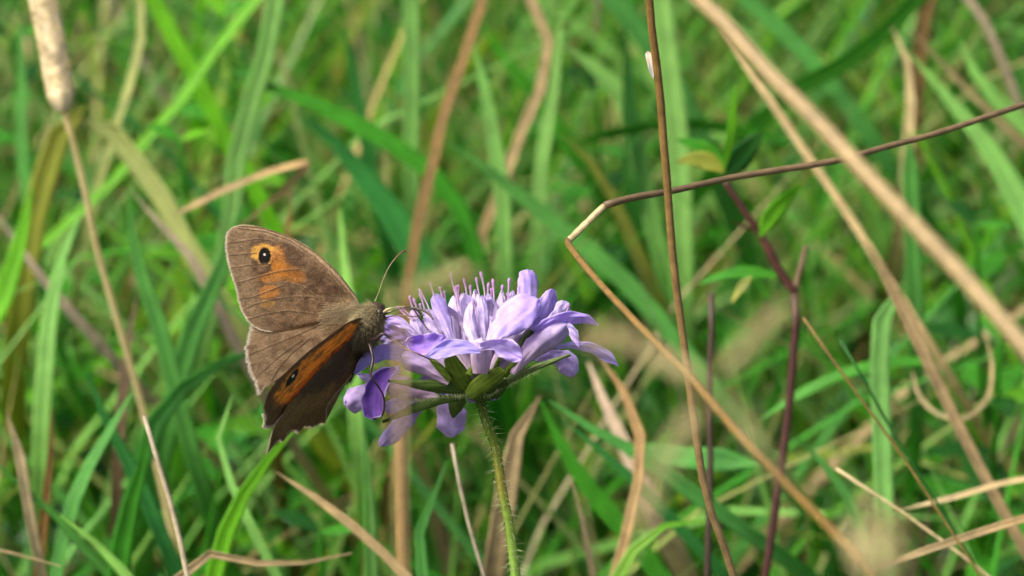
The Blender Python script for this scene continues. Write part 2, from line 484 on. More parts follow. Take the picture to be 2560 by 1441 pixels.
def stalk(name, label, cat, color, w, pts, dz=None, off=0.0, slope=0.0, root=True, z=0.245, group=None, color2=None, n=50, sides=8, w2=None,
          knots=(), parent=None, mat=None, top_ext=True):
    pts = np.asarray(pts, float)
    if dz is None:
        mid = pts[len(pts) // 2]; dz = canopy(mid[0], mid[1], z) + off
    t = np.linspace(0, 1, len(pts))
    W3 = np.array([P(x, y, dz + slope * (tt - 0.5)) for (x, y), tt in zip(pts, t)])
    if top_ext and (pts[0][1] < 5 or pts[0][0] > 2550):
        W3 = np.vstack([W3[0] + norm(W3[0] - W3[1]) * 0.05, W3])
    if root and W3[-1][2] > 0.02:
        d = norm(norm(W3[-1] - W3[-2]) * 0.7 + np.array([0, 0.0, -0.6])); h = W3[-1][2]
        c = W3[-1] + d * h * 0.55
        W3 = np.vstack([W3, c, [c[0] + d[0] * 0.03, c[1], -0.003]])
    p = spline(W3, n)
    s = np.linspace(0, 1, n)
    r = np.interp(s, [0, 1], [pxw(w, dz) / 2, pxw(w2 or w * 1.1, dz) / 2]) * (1 + wob(n, 0.05, 14))
    for kx, ky, ks in knots:
        q = P(kx, ky, dz); r = r * (1 + ks * np.exp(-(np.linalg.norm(p - q, axis=1) / pxw(16, dz)) ** 2))
    c1 = G[color]; c2 = G[color2 or color]
    f = np.clip(s * 1.3 + wob(n, 0.12, 8), 0, 1)[:, None]
    c = (c1 * (1 - f) + c2 * f) * (1 + wob(n, 0.12, 12))[:, None]
    o = tubeobj(name, p, r, mat or M_STEM, np.clip(c, 0.003, 1), sides)
    if parent is not None: under(parent, [o])
    elif label: tag(o, label, cat, group)
    return o

GB = 'single grass blades standing out of the meadow'
B = [  # label, colour, width, points, options
 ('long mid-green grass blade arching to the right above the butterfly', 'mid', 44, [(575, 208), (690, 222), (850, 290), (1000, 372), (1100, 450), (1170, 560), (1200, 700)], dict(off=-30, roll=0.3)),
 ('pale green upright blade descending from the top edge towards the wing tip', 'pale', 46, [(690, 0), (668, 125), (618, 291), (585, 437), (577, 583), (540, 720)], dict(off=-10, roll=0.2)),
 ('bright green blade slanting down right from the top left, crossed by a thinner blade', 'bright', 40, [(385, 0), (450, 125), (512, 233), (560, 340), (600, 400), (660, 520)], dict(off=10)),
 ('narrow yellow-green blade running from upper middle down to the left edge', 'bright', 22, [(640, 0), (541, 121), (450, 254), (354, 362), (270, 470), (137, 583)], dict(off=-5)),
 ('slim cool green upright blade left of the pale cylindrical seed head', 'cool', 30, [(50, 20), (54, 208), (54, 375), (68, 480)], dict(off=0)),
 ('broad olive-green blade beside the seed stalk, bent over at top', 'olive', 62, [(215, 262), (150, 330), (120, 420), (90, 520), (70, 640)], dict(off=-20, roll=0.1, taper=0.06)),
 ('wide straw-green blade bending over and falling right behind the seed stalk', 'strawgreen', 52, [(185, 290), (237, 298), (291, 341), (335, 400), (395, 479), (450, 583), (520, 700)], dict(off=-24, roll=-0.2, taper=0.04)),
 ('cool green blade curving down right, left of the wing tip', 'cool', 42, [(322, 480), (333, 604), (354, 691), (392, 795), (420, 900), (445, 1000)], dict(off=-25)),
 ('mid green blade leaning left under the seed stalk', 'pale', 44, [(200, 540), (156, 639), (132, 743), (118, 847), (108, 980)], dict(off=-10)),
 ('broad green blade leaning left close to the outer edge of the wing', 'cool', 52, [(600, 520), (555, 673), (503, 778), (470, 860), (440, 980)], dict(off=5)),
 ('yellowish green blade leaving the picture at the left edge half way up', 'bright', 56, [(80, 470), (50, 600), (15, 720), (-40, 830)], dict(off=-5)),
 ('blue-green blade leaning left in the bottom left corner', 'cool', 38, [(330, 980), (267, 1088), (211, 1186), (169, 1292), (141, 1432)], dict(off=-25)),
 ('blue-green blade leaning right that crosses a left-leaning one, lower left', 'blue', 34, [(215, 930), (246, 1010), (299, 1116), (345, 1200), (400, 1330)], dict(off=-10)),
 ('wide upright green blade left of the pale leaning stalk at lower left', 'mid', 54, [(368, 1060), (352, 1186), (318, 1292), (300, 1420)], dict(off=-20, roll=0.1)),
 ('wavy pale green blade below the tip of the lower wing', 'pale', 24, [(582, 985), (560, 1040), (545, 1098), (563, 1169), (591, 1239), (640, 1340)], dict(off=-35)),
 ('bright yellow-green blade rising to a point just under the lower wing', 'bright', 44, [(735, 1075), (668, 1151), (619, 1221), (580, 1292), (550, 1390)], dict(off=-45, roll=0.2)),
 ('broad green blade arching to the left below the upper wing', 'cool', 46, [(660, 870), (560, 905), (486, 951), (420, 1005), (380, 1075), (350, 1180)], dict(off=-15)),
 ('grey-green blade slanting down right from the left edge near the bottom', 'cool', 30, [(-40, 1140), (0, 1172), (70, 1228), (141, 1292), (210, 1370)], dict(off=-20)),
 ('short green blade slanting down right in the bottom left corner', 'pale', 34, [(150, 1290), (190, 1320), (274, 1390), (330, 1460)], dict(off=-30)),
 ('pale green upright blade right of the brown dead blade near the top', 'pale', 40, [(1180, 100), (1222, 266), (1244, 400), (1257, 486), (1262, 640)], dict(off=-12, roll=0.1)),
 ('slim pale blade beside the kinked tan one at top centre', 'pale', 32, [(1405, 20), (1391, 178), (1369, 311), (1352, 422), (1345, 560)], dict(off=0)),
 ('bright green blade arching right and down, left of the thin brown stem', 'pale', 48, [(1400, 110), (1440, 128), (1489, 169), (1555, 231), (1586, 333), (1608, 444), (1640, 580)], dict(off=-10, taper=0.12)),
 ('light green upright blade from the top edge left of the brown dead blade', 'pale', 40, [(1027, 0), (1031, 133), (1028, 355), (1030, 480)], dict(off=5, roll=0.05)),
 ('very broad dark blue-green blade falling right behind the butterfly', 'blue', 72, [(760, 290), (830, 350), (911, 444), (1000, 560), (1060, 680)], dict(off=10, roll=0.1, taper=0.2)),
 ('green blade slanting down right, right of the brown dead blade', 'mid', 44, [(1205, 60), (1240, 115), (1280, 169), (1330, 232), (1400, 330)], dict(off=15)),
 ('nearly level light green blade behind the thin brown stem', 'mid', 28, [(1440, 355), (1555, 329), (1700, 311), (1850, 325), (1980, 360)], dict(off=5, root=False)),
 ('long blue-green blade slanting down right behind the flower', 'cool', 46, [(1110, 350), (1222, 426), (1311, 497), (1422, 586), (1560, 700), (1690, 850), (1790, 980)], dict(off=-10, taper=0.2)),
 ('yellowing green blade slanting down right above the pale bent stem piece', 'olive', 34, [(1405, 335), (1450, 375), (1489, 422), (1535, 500), (1580, 600)], dict(off=-5)),
 ('light green upright blade immediately right of the thin brown stem', 'pale', 56, [(1651, 0), (1672, 178), (1691, 311), (1700, 460), (1705, 640)], dict(off=0, roll=0.1)),
 ('broad green blade slanting in from the top edge left of the thin brown stem', 'cool', 56, [(1540, 0), (1580, 50), (1620, 100), (1680, 190), (1730, 300)], dict(off=15)),
 ('pale green upright ribbon-like blade with a folded top at lower right', 'pale', 48, [(2250, 715), (2222, 740), (2204, 833), (2202, 1014), (2209, 1195), (2213, 1411)], dict(off=-40, roll=0.05, taper=0.05)),
 ('wide light green blade falling to the right edge of the picture', 'pale', 66, [(2280, 140), (2388, 266), (2477, 377), (2560, 524), (2620, 660)], dict(off=-15, roll=0.1, taper=0.3)),
 ('green blade slanting down right from the top, left arm of a wide V', 'cool', 40, [(1869, 0), (1944, 67), (2055, 180), (2130, 280)], dict(off=0)),
 ('green blade slanting down left from the top, right arm of a wide V', 'mid', 44, [(2290, 0), (2166, 124), (2055, 190), (1960, 240), (1880, 330)], dict(off=-8)),
 ('upright cool green blade under the yellow-tipped one at upper right', 'cool', 40, [(2270, 330), (2280, 500), (2284, 640), (2290, 780)], dict(off=5, taper=0.05)),
 ('mid green blade slanting down right below the flower', 'mid', 46, [(1350, 1000), (1380, 1065), (1416, 1138), (1493, 1245), (1590, 1362), (1660, 1450)], dict(off=60, roll=0.1)),
 ('cool green blade slanting down right from under the right petals', 'cool', 38, [(1370, 1000), (1477, 1070), (1594, 1135), (1700, 1210)], dict(off=-15)),
 ('darker narrow blade below the cool green one, right of the flower stem', 'blue', 28, [(1400, 1045), (1500, 1125), (1584, 1199), (1680, 1300)], dict(off=0)),
 ('upright grey-green blade between the brown stalk and the flower stem', 'cool', 30, [(1118, 1150), (1100, 1210), (1064, 1280), (1046, 1357), (1060, 1450)], dict(off=-15)),
 ('green blade rising left of the thick brown stalk at the bottom', 'pale', 40, [(905, 1040), (915, 1150), (925, 1290), (930, 1440)], dict(off=-5)),
 ('light green blade arching left from behind the dark red stem', 'mid', 26, [(2340, 905), (2240, 905), (2120, 930), (2000, 985), (1900, 1050)], dict(off=-30, root=False)),
 ('broad pale green blade lying across behind the lower dark red stem', 'cool', 56, [(1560, 1130), (1680, 1140), (1800, 1150), (1900, 1160)], dict(off=0, root=False, roll=0.4)),
 ('bright green blade curving up to the right at the bottom, right of the flower stem', 'bright', 34, [(1760, 1300), (1680, 1310), (1610, 1340), (1560, 1420)], dict(off=-15)),
 ('cool green blade leaning right between the dark red stem and the ribbon-like blade', 'cool', 36, [(1985, 1090), (2040, 1140), (2100, 1210), (2150, 1300), (2180, 1420)], dict(off=-10)),
 ('light green upright blade between butterfly and brown dead blade', 'pale', 40, [(850, 520), (858, 640), (872, 760), (880, 900)], dict(off=5)),
 ('green blade slanting right above the right end of the thin twig', 'pale', 44, [(2400, 100), (2440, 190), (2500, 260), (2580, 330)], dict(off=10)),
 ('deep green upright blade at top centre right of the brown dead blade', 'dark', 40, [(1560, 60), (1570, 180), (1575, 330), (1580, 480)], dict(off=25)),
 ('slim blade leaning left at the top, between two pale upright blades', 'blue', 34, [(860, 60), (880, 170), (905, 300), (935, 450)], dict(off=18)),
]
for lb, c, w, pts, op in B:
    blade('grass_shoot', lb, 'grass blade', c, w * 1.04, pts, group=GB, **op)

DB = 'dead blades and straws in the meadow'
DRYB = [
 ('orange-brown dead blade running down from the top edge to behind the butterfly', 'rust', 28, [(1205, 0), (1173, 111), (1129, 222), (1102, 311), (1084, 400), (1053, 511), (1031, 640), (1015, 760)], dict(off=-45, taper=0.05)),
 ('tan blade with a kink near the top centre, bowed to the right', 'tan', 26, [(1329, 0), (1364, 67), (1373, 147), (1342, 244), (1302, 333), (1271, 422), (1226, 533)], dict(off=-15, taper=0.05)),
 ('tan dead blade folded into a sharp point above the butterfly', 'tan', 17, [(430, 540), (583, 466), (708, 420), (768, 408), (716, 470), (650, 525), (600, 570)], dict(off=-85, taper=0.1, root=False)),
 ('olive straw hanging from the top edge at the left', 'strawgreen', 22, [(350, 0), (354, 83), (325, 208), (298, 290)], dict(off=-20, taper=0.05)),
 ('brownish dead blade slanting right, left of the wing tip', 'pinkish', 26, [(330, 480), (370, 530), (430, 590), (490, 660), (530, 740)], dict(off=-30)),
 ('curved pinkish straw lying along the bottom edge at left', 'straw', 34, [(880, 1384), (738, 1410), (598, 1402), (541, 1384), (492, 1396), (450, 1440)], dict(off=-60, taper=0.5, roll=.1)),
 ('pale straw entering from the left edge at the very bottom', 'straw', 22, [(150, 1417), (70, 1394), (0, 1376), (-60, 1362)], dict(off=-50, taper=.3)),
 ('pale broken straw stub near the left edge, lower quarter', 'straw', 26, [(18, 1035), (34, 1080), (48, 1130), (62, 1215)], dict(off=-30, taper=0.03)),
 ('yellow-tipped blade at upper right, turning green downwards', 'olive', 34, [(2230, 67), (2264, 133), (2277, 222), (2273, 320)], dict(off=-15, tipcol='straw', taper=0.2)),
 ('long straw-coloured blade beside the thick tan stem', 'straw', 20, [(1800, 70), (1900, 213), (2019, 391), (2110, 520), (2184, 640), (2250, 740)], dict(off=-40, taper=0.05)),
 ('fuzzy tan dead blade slanting down to the lower right corner', 'tan', 30, [(2160, 600), (2223, 703), (2303, 870), (2390, 1050), (2483, 1231), (2560, 1370)], dict(off=-30, taper=0.05)),
 ('thin tan blade slanting down towards the right end of the twig', 'tan', 18, [(2281, 80), (2388, 195), (2477, 284), (2550, 350)], dict(off=-5)),
 ('rusty dead leaf hanging at the top right', 'rust', 40, [(2325, -10), (2312, 40), (2300, 120), (2296, 190)], dict(off=0)),
 ('tan dead blade in the dark gap at top right', 'pinkish', 22, [(2430, 10), (2460, 50), (2490, 111), (2520, 190)], dict(off=0)),
 ('pale straw at the top edge left of the thin brown stem', 'pinkish', 34, [(1492, -10), (1493, 30), (1492, 76)], dict(off=5, root=False, taper=0.05)),
 ('brown dead blade curving down behind the right petals', 'tan', 28, [(1490, 880), (1530, 930), (1566, 992), (1597, 1070), (1604, 1150), (1585, 1260), (1565, 1340)], dict(off=-35, taper=0.1)),
 ('short tan dead blade right of the flower stem near the bottom', 'tan', 22, [(1425, 1184), (1447, 1260), (1465, 1352)], dict(off=-20)),
 ('drooping tuft-like tan leaf just right of the flower stem', 'tan', 60, [(1350, 990), (1318, 1035), (1292, 1090), (1276, 1170), (1262, 1260)], dict(off=-30, taper=0.12, roll=0.2)),
 ('tan straw slanting from under the lower wing to the bottom edge', 'tan', 24, [(690, 1180), (780, 1238), (850, 1290), (926, 1352), (1010, 1435)], dict(off=-55, taper=0.1)),
 ('tan straw crossing the lower right corner upwards to the right', 'tan', 20, [(2600, 1285), (2500, 1315), (2339, 1368), (2166, 1428)], dict(off=-60, root=False, taper=0.05)),
 ('pale straw at the right edge above the corner straw', 'straw', 14, [(2600, 1190), (2500, 1210), (2397, 1240), (2250, 1275)], dict(off=-30, root=False, taper=0.05)),
 ('pale dead blade curled into a half ring at lower right', 'straw', 11, [(2280, 925), (2296, 985), (2345, 1035), (2411, 1045), (2465, 1000), (2480, 920), (2462, 830)], dict(off=25, root=False, taper=0.08)),
 ('whitish wide dead leaf out of focus right of the flower head', lin((206, 190, 168)), 62, [(1470, 905), (1492, 950), (1512, 1010), (1540, 1070)], dict(off=60, taper=0.3)),
 ('brown blade upright at far left below the seed stalk', 'bark', 30, [(345, 730), (332, 800), (318, 870), (310, 950)], dict(off=-5)),
 ('tan blade lying at far left edge half way up', 'pinkish', 24, [(-20, 520), (20, 570), (60, 640), (110, 700)], dict(off=0)),
 ('brown dead blade leaning in the bottom left corner', 'brown', 24, [(130, 1020), (128, 1110), (118, 1220), (105, 1340)], dict(off=5)),
 ('orange-brown upright dead blade above the wing', 'brown', 28, [(730, 480), (722, 540), (715, 620), (708, 720)], dict(off=-5)),
]
for lb, c, w, pts, op in DRYB:
    blade('grass_straw', lb, 'dead blade', c, w, pts, group=DB, dry=True, keel=0.25, **op)

stalk('dry_stalk', 'smooth pale grey stalk leaning right in the lower left quarter', 'dry stalk', 'grey', 12, [(360, 1040), (404, 1186), (436, 1292), (466, 1430)], off=-65, color2='straw', w2=64)
stalk('dry_stalk', 'thin rust stalk with a pale tip right of the dark red stem', 'dry stalk', 'rust', 7, [(2007, 794), (2086, 906), (2180, 1036), (2267, 1158), (2361, 1303), (2447, 1433)], dz=60, color2='olive')
stalk('dry_stalk', 'thin dark green stalk almost parallel to the thin rust stalk', 'dry stalk', 'dark', 8, [(2100, 850), (2160, 950), (2220, 1060), (2300, 1190), (2400, 1350), (2450, 1440)], dz=75)
stalk('dry_stalk', 'thin pale straw slanting down right near the lower right corner', 'dry stalk', 'straw', 8, [(2090, 1172), (2180, 1232), (2267, 1290), (2425, 1404)], dz=80)
stalk('dry_stalk', 'thin pale stalk slanting right of the bottom part of the brown stalk', 'dry stalk', 'grey', 9, [(1130, 1110), (1156, 1245), (1187, 1367), (1211, 1441)], off=-40)
stalk('dry_stalk', 'thin dark stem with a blackish tip left of the dark red stem', 'dry stalk', 'dark_stem', 16, [(1778, 735), (1779, 833), (1772, 978), (1776, 1122), (1768, 1441)], dz=95, color2='dark_stem')

# thick tan stem crossing the upper right, in front of the twig
stalk('thick_dry_stem', 'thick tan dry stem crossing the upper right corner diagonally', 'dry stem', 'khaki', 44, [(1690, -60), (1749, 0), (1855, 102), (1944, 209), (2033, 292), (2122, 393), (2210, 480), (2299, 577), (2370, 650), (2447, 735), (2560, 866), (2680, 1010)], dz=-150, slope=-40, color2='khaki', n=70, sides=12, w2=50)

# upright brown stem with its papery sheath
t = empty('brown_stem', P(1833, 1441, 14))
tag(t, 'slender upright brown stem with a white papery sheath, right of the flower', 'dry stem')
stalk('stem', None, None, 'brown', 19, [(1624, 0), (1633, 111), (1646, 187), (1655, 311), (1667, 444), (1674, 545), (1684, 660), (1696, 761), (1718, 920), (1740, 1086), (1768, 1252), (1808, 1360), (1833, 1441)], dz=14, slope=20, color2='tan', n=80, sides=10, w2=24, knots=[(1648, 190, 0.35)], parent=t)
blade('sheath', None, None, lin((205, 196, 182)), 15, [(1619, 128), (1626, 160), (1633, 196)], dz=7, parent=t, root=False, dry=True, taper=0.1, n=14)

# bent stem with its side twig
t = empty('bent_stem', P(2166, 1430, 0))
tag(t, 'dry stem broken at a pale elbow, its upper twig running off to the right edge', 'dry stem')
stalk('twig', None, None, 'bark', 13, [(2560, 262), (2477, 289), (2344, 333), (2210, 369), (2099, 400), (1944, 426), (1811, 448), (1678, 478), (1580, 495), (1512, 514)], dz=24, slope=-24, root=False, color2='bark', n=60, w2=18, knots=[(2300, 345, 0.6), (2099, 400, 0.4), (1811, 448, 0.3), (1520, 512, 0.5)], parent=t)
stalk('elbow', None, None, 'straw', 17, [(1510, 516), (1470, 555), (1418, 606)], dz=10, slope=-4, root=False, color2='straw', n=16, w2=19, parent=t)
stalk('lower_stem', None, None, 'brown', 18, [(1417, 602), (1430, 625), (1494, 703), (1602, 819), (1718, 934), (1833, 1072), (1942, 1187), (2050, 1296), (2166, 1425)], dz=-67, slope=-150, color2='brown', n=60, w2=26, parent=t)

# dark red stem with leaves
t = empty('red_stemmed_shoot', P(1913, 1441, 110))
tag(t, 'dark red branching stem with small green leaves right of the brown stem', 'plant')
stalk('stem', None, None, 'maroon', 22, [(1985, 722), (1989, 833), (1978, 942), (1970, 1050), (1949, 1180), (1934, 1303), (1913, 1441)], dz=110, color2='maroon', n=50, sides=10, w2=26, parent=t)
stalk('branch', None, None, 'maroon', 15, [(1812, 455), (1862, 530), (1905, 595), (1956, 690), (1985, 728)], dz=110, root=False, n=30, w2=26, color2='maroon', parent=t)
stalk('stub', None, None, 'bark', 14, [(2016, 615), (2004, 660), (1986, 726)], dz=110, root=False, n=14, w2=18, parent=t)
for (c, w, pts, dzz, rl) in [('bright', 46, [(2002, 462), (1965, 500), (1930, 540), (1900, 592)], 48, .3), ('olive', 44, [(1690, 405), (1740, 398), (1780, 408), (1812, 432)], 52, .4), ('bright', 24, [(1838, 215), (1832, 300), (1820, 380), (1808, 432)], 52, .3),
        ('dark', 62, [(1905, 330), (1880, 360), (1850, 395), (1815, 440)], 60, .2), ('mid', 30, [(1745, 712), (1800, 690), (1870, 680), (1958, 692)], 55, .5), ('olive', 24, [(1828, 760), (1845, 730), (1880, 690)], 50, .4),
        ('mid', 40, [(1690, 350), (1740, 362), (1790, 395), (1812, 430)], 64, .3), ('maroon', 7, [(1828, 552), (1850, 562), (1885, 578)], 55, 0)]:
    blade('leaf', None, None, c, w, pts, dz=dzz + 58, parent=t, root=False, roll=rl, taper=0.5, keel=0.15, n=18)

# timothy-like seed head on its stalk
def seed_head(head_pts, stalk_pts, dz, w, label, sink=22):
    t = empty('seed_head_grass', P(*stalk_pts[-1], dz))
    tag(t, label, 'seed head')
    stalk('stalk', None, None, 'cream', 16, stalk_pts, dz=dz + sink / 2, slope=sink, color2='strawgreen', n=50, w2=22, parent=t, top_ext=False, mat=M_FUZZ)
    p = spline(np.array([P(x, y, dz) for x, y in head_pts]), 60)
    L = np.linspace(0, 1, 60)
    rad = pxw(w, dz) / 2 * np.clip(np.minimum((L + 0.02) / 0.1, (1 - L + 0.02) / 0.13), 0, 1) ** 0.5
    core = tubeobj('core', p, rad * 0.72, M_DRY, lin((232, 216, 174)), 12); under(t, [core])
    # spikelets: short paired scales packed all round
    tg, a, b = frames(p)
    V = []; F = []; C = []; U = []; g = np.random.default_rng(3)
    for k in range(1500):
        s = g.uniform(0, 1); i = min(59, int(s * 59.99)); th = g.uniform(0, 6.283)
        d = math.cos(th) * a[i] + math.sin(th) * b[i]; tt = -tg[i]
        o0 = p[i] + d * rad[i] * 0.62; ax = norm(d * 0.75 + tt * 0.9); sdv = np.cross(tt, d)
        l = pxw(g.uniform(11, 20), dz); wv = pxw(5, dz)
        v = np.array([o0 - sdv * wv * .5, o0 + sdv * wv * .5, o0 + ax * l * .6 + sdv * wv * .6, o0 + ax * l, o0 + ax * l * .6 - sdv * wv * .6])
        F += [[len(V) * 5, len(V) * 5 + 1, len(V) * 5 + 2, len(V) * 5 + 4], [len(V) * 5 + 4, len(V) * 5 + 2, len(V) * 5 + 3, len(V) * 5 + 3]]
        V.append(v); C.append(np.tile(lin((236, 222, 180)) * g.uniform(0.92, 1.08), (5, 1))); U.append(np.zeros((5, 2)))
    Vv = np.vstack(V); Fq = [f for f in F if f[2] != f[3]]; Ft = [f[:3] for f in F if f[2] == f[3]]
    o = mesh_mixed('spikelets', Vv, Fq, Ft, M_DRY, None, np.vstack(C), np.vstack(U)); o['kind'] = 'stuff'
    under(t, [o])
seed_head([(96, -110), (108, 0), (126, 90), (140, 170), (158, 280)], [(158, 275), (170, 300), (187, 375), (208, 458), (233, 583), (241, 620), (271, 725), (299, 823), (323, 899), (345, 980)], 120, 98,
          'pale cylindrical grass seed head on its straw stalk at the top left corner')

def weed(label, px, py, dz, nl, size, cols, seed):
    """small upright leafy weed: stem and single oval leaves"""
    g = np.random.default_rng(seed)
    top = P(px, py, dz); base = np.array([top[0] + g.normal(0, .006), top[1] + 0.02, 0.0])
    t = empty('leafy_weed', base); tag(t, label, 'weed', 'leafy weeds between the grass')
    p = spline(np.array([top, top * .6 + base * .4 + np.array([.004, .006, 0]), base]), 20)
    under(t, [tubeobj('stem', p, np.linspace(.0005, .0010, 20), M_GRASS, G['mid'], 6)])
    for k in range(nl):
        f = (k / nl) * 0.62; i = int(f * 19)
        a = k * 2.4 + g.normal(0, .3); d = np.array([math.cos(a), math.sin(a), 0.55 - f])
        L = size * (0.55 + 0.7 * min(1, f * 3)) * g.uniform(.8, 1.2)
        ss = np.linspace(0, 1, 9); q = p[i] + np.outer(ss, norm(d)) * L - np.outer(ss ** 2, [0, 0, 1]) * L * .25
        sdv = norm(np.cross(norm(d), [0, 0, 1.0])); tg = norm(np.gradient(q, axis=0)); nr = norm(np.cross(np.tile(sdv, (9, 1)), tg))
        w = L * .42 * np.array([.08, .5, .85, 1, 1, .88, .66, .36, .04])
        V, F, uv = ribbon(q, w, np.tile(sdv, (9, 1)), nr, .00015, .1, 5)
        under(t, [mesh('leaf', V, F, M_GRASS, col=np.tile(G[cols[k % len(cols)]] * g.uniform(.8, 1.2), (len(V), 1)), uv=uv)])
weed('small bright leafy sprig right of the seed stalk in the upper left', 450, 352, 205, 16, .013, ['bright', 'mid'], 1)
weed('dark leafy weed in the top left corner behind the seed head', 25, 90, 260, 18, .015, ['mid', 'dark'], 2)
weed('leafy weed at the right edge below the thick tan stem', 2440, 560, 190, 18, .014, ['mid', 'dark', 'bright'], 3)
weed('leafy weed at the right edge, level with the flower', 2500, 850, 170, 18, .014, ['dark', 'mid'], 4)
weed('leafy weed in the bottom left centre below the lower wing', 800, 1330, 130, 16, .016, ['mid', 'dark'], 5)
weed('leafy weed at the top edge left of the arching green blade', 560, 40, 270, 16, .015, ['mid', 'bright'], 6)
weed('leafy weed between the kinked tan blade and the thin brown stem near the top', 1490, 230, 250, 16, .014, ['mid', 'dark'], 7)

# ------------------------------------------------------------------ the flower
def FC(x, y):                  # coordinate in the enlarged detail of the flower -> photo coordinate
    return 840 + x / 2.8824, 640 + y / 2.8824

FL = empty('scabious_flower', P(1190, 985, 0))
tag(FL, 'lilac scabious flower head on a hairy green stem with the butterfly on it', 'flower')

LILAC = lin((208, 192, 236)); PURP = lin((190, 166, 234)); DEEP = lin((128, 90, 180)); PALE = lin((222, 208, 234)); MAUVE = lin((198, 176, 222)); BLUE = lin((182, 168, 234)); PINK = lin((224, 196, 216))

def petal(name, rows, z0, z1, cbase, ctip, cup=0.12, tilt=0.0, notch=9.0, zb=0.0, mat=None, thick=0.00016, n=36, cross=13, ruffle=0.06, edge=True, arch=0.0, roundtip=0.2):
    """rows (x, y, width) base to tip in detail coordinates; z in mm at base and tip"""
    rows = np.asarray(rows, float)
    q = spline(rows, n)
    s = np.linspace(0, 1, n)
    w = q[:, 2].copy()
    if roundtip:                   # round the tip off
        e = np.clip((1 - s) / roundtip, 0, 1); w *= np.maximum(0.04, np.sqrt(1 - (1 - e) ** 2))
    dzs = z0 + (z1 - z0) * s + zb * np.sin(np.pi * s)
    tang = norm(np.gradient(q[:, :2], axis=0)); nx = np.stack([-tang[:, 1], tang[:, 0]], 1)
    u = np.linspace(-1, 1, cross)
    ph = rng.uniform(0, 6.28, 3)
    eg = [1 + wob(n, 0.07, 8) + wob(n, 0.05, 16) if edge else np.ones(n) for _ in (0, 1)]
    V = np.zeros((n, cross, 3))
    for i in range(n):
        for j in range(cross):
            x, y = q[i, :2] + nx[i] * u[j] * w[i] / 2 * (1 + (eg[0 if u[j] < 0 else 1][i] - 1) * abs(u[j]))
            if notch and s[i] > 0.75:      # scalloped end
                k = (s[i] - 0.75) / 0.25
                x -= tang[i, 0] * notch * k * (0.5 + 0.5 * math.cos(u[j] * 9 + ph[0])) ; y -= tang[i, 1] * notch * k * (0.5 + 0.5 * math.cos(u[j] * 9 + ph[0]))
            wmm = w[i] / 2.8824 * 0.0533
            z = dzs[i] + wmm * (cup * (u[j] ** 2 - 0.4) * 2 + tilt * u[j]) + ruffle * wmm * 2 * abs(u[j]) ** 2 * math.sin(s[i] * 14 + ph[1] + (2 if u[j] > 0 else 0)) + (0.07 * math.sin(s[i] * 17 + u[j] * 4 + ph[2]) + 0.05 * math.sin(u[j] * 9 + s[i] * 6 + ph[0])) * ruffle * 30
            V[i, j] = P(*FC(x, y), z)
    gi = np.gradient(V, axis=0); gj = np.gradient(V, axis=1)
    nr = norm(np.cross(gi.reshape(-1, 3), gj.reshape(-1, 3))).reshape(V.shape)
    nr = np.where((nr @ -FW)[..., None] < 0, -nr, nr)
    tv = thick * (1 - 0.85 * np.abs(u) ** 6)
    bot = V - tv[None, :, None] * nr
    A = np.concatenate([V, bot[:, ::-1]], 1)
    m = 2 * cross
    c = cbase[None] * (1 - s)[:, None] ** 1.0 + ctip[None] * s[:, None] ** 1.0
    c = np.repeat(c[:, None], m, 1)
    uu = np.concatenate([u, u[::-1]])
    if edge:
        k = np.clip((np.abs(uu) - 0.84) / 0.12, 0, 1) * 0.6
        c = c * (1 - k[None, :, None]) + PALE * k[None, :, None]
    c = c * (1 + rng.normal(0, 0.05))
    uv = np.stack(np.broadcast_arrays((uu * .5 + .5)[None], s[:, None]), -1)
    o = mesh(name, A.reshape(-1, 3), gridf(n, m, True), mat or M_PETAL, col=np.clip(c, 0, 1).reshape(-1, 3), uv=uv.reshape(-1, 2))
    # close the two ends
    under(FL, [o])
    return o

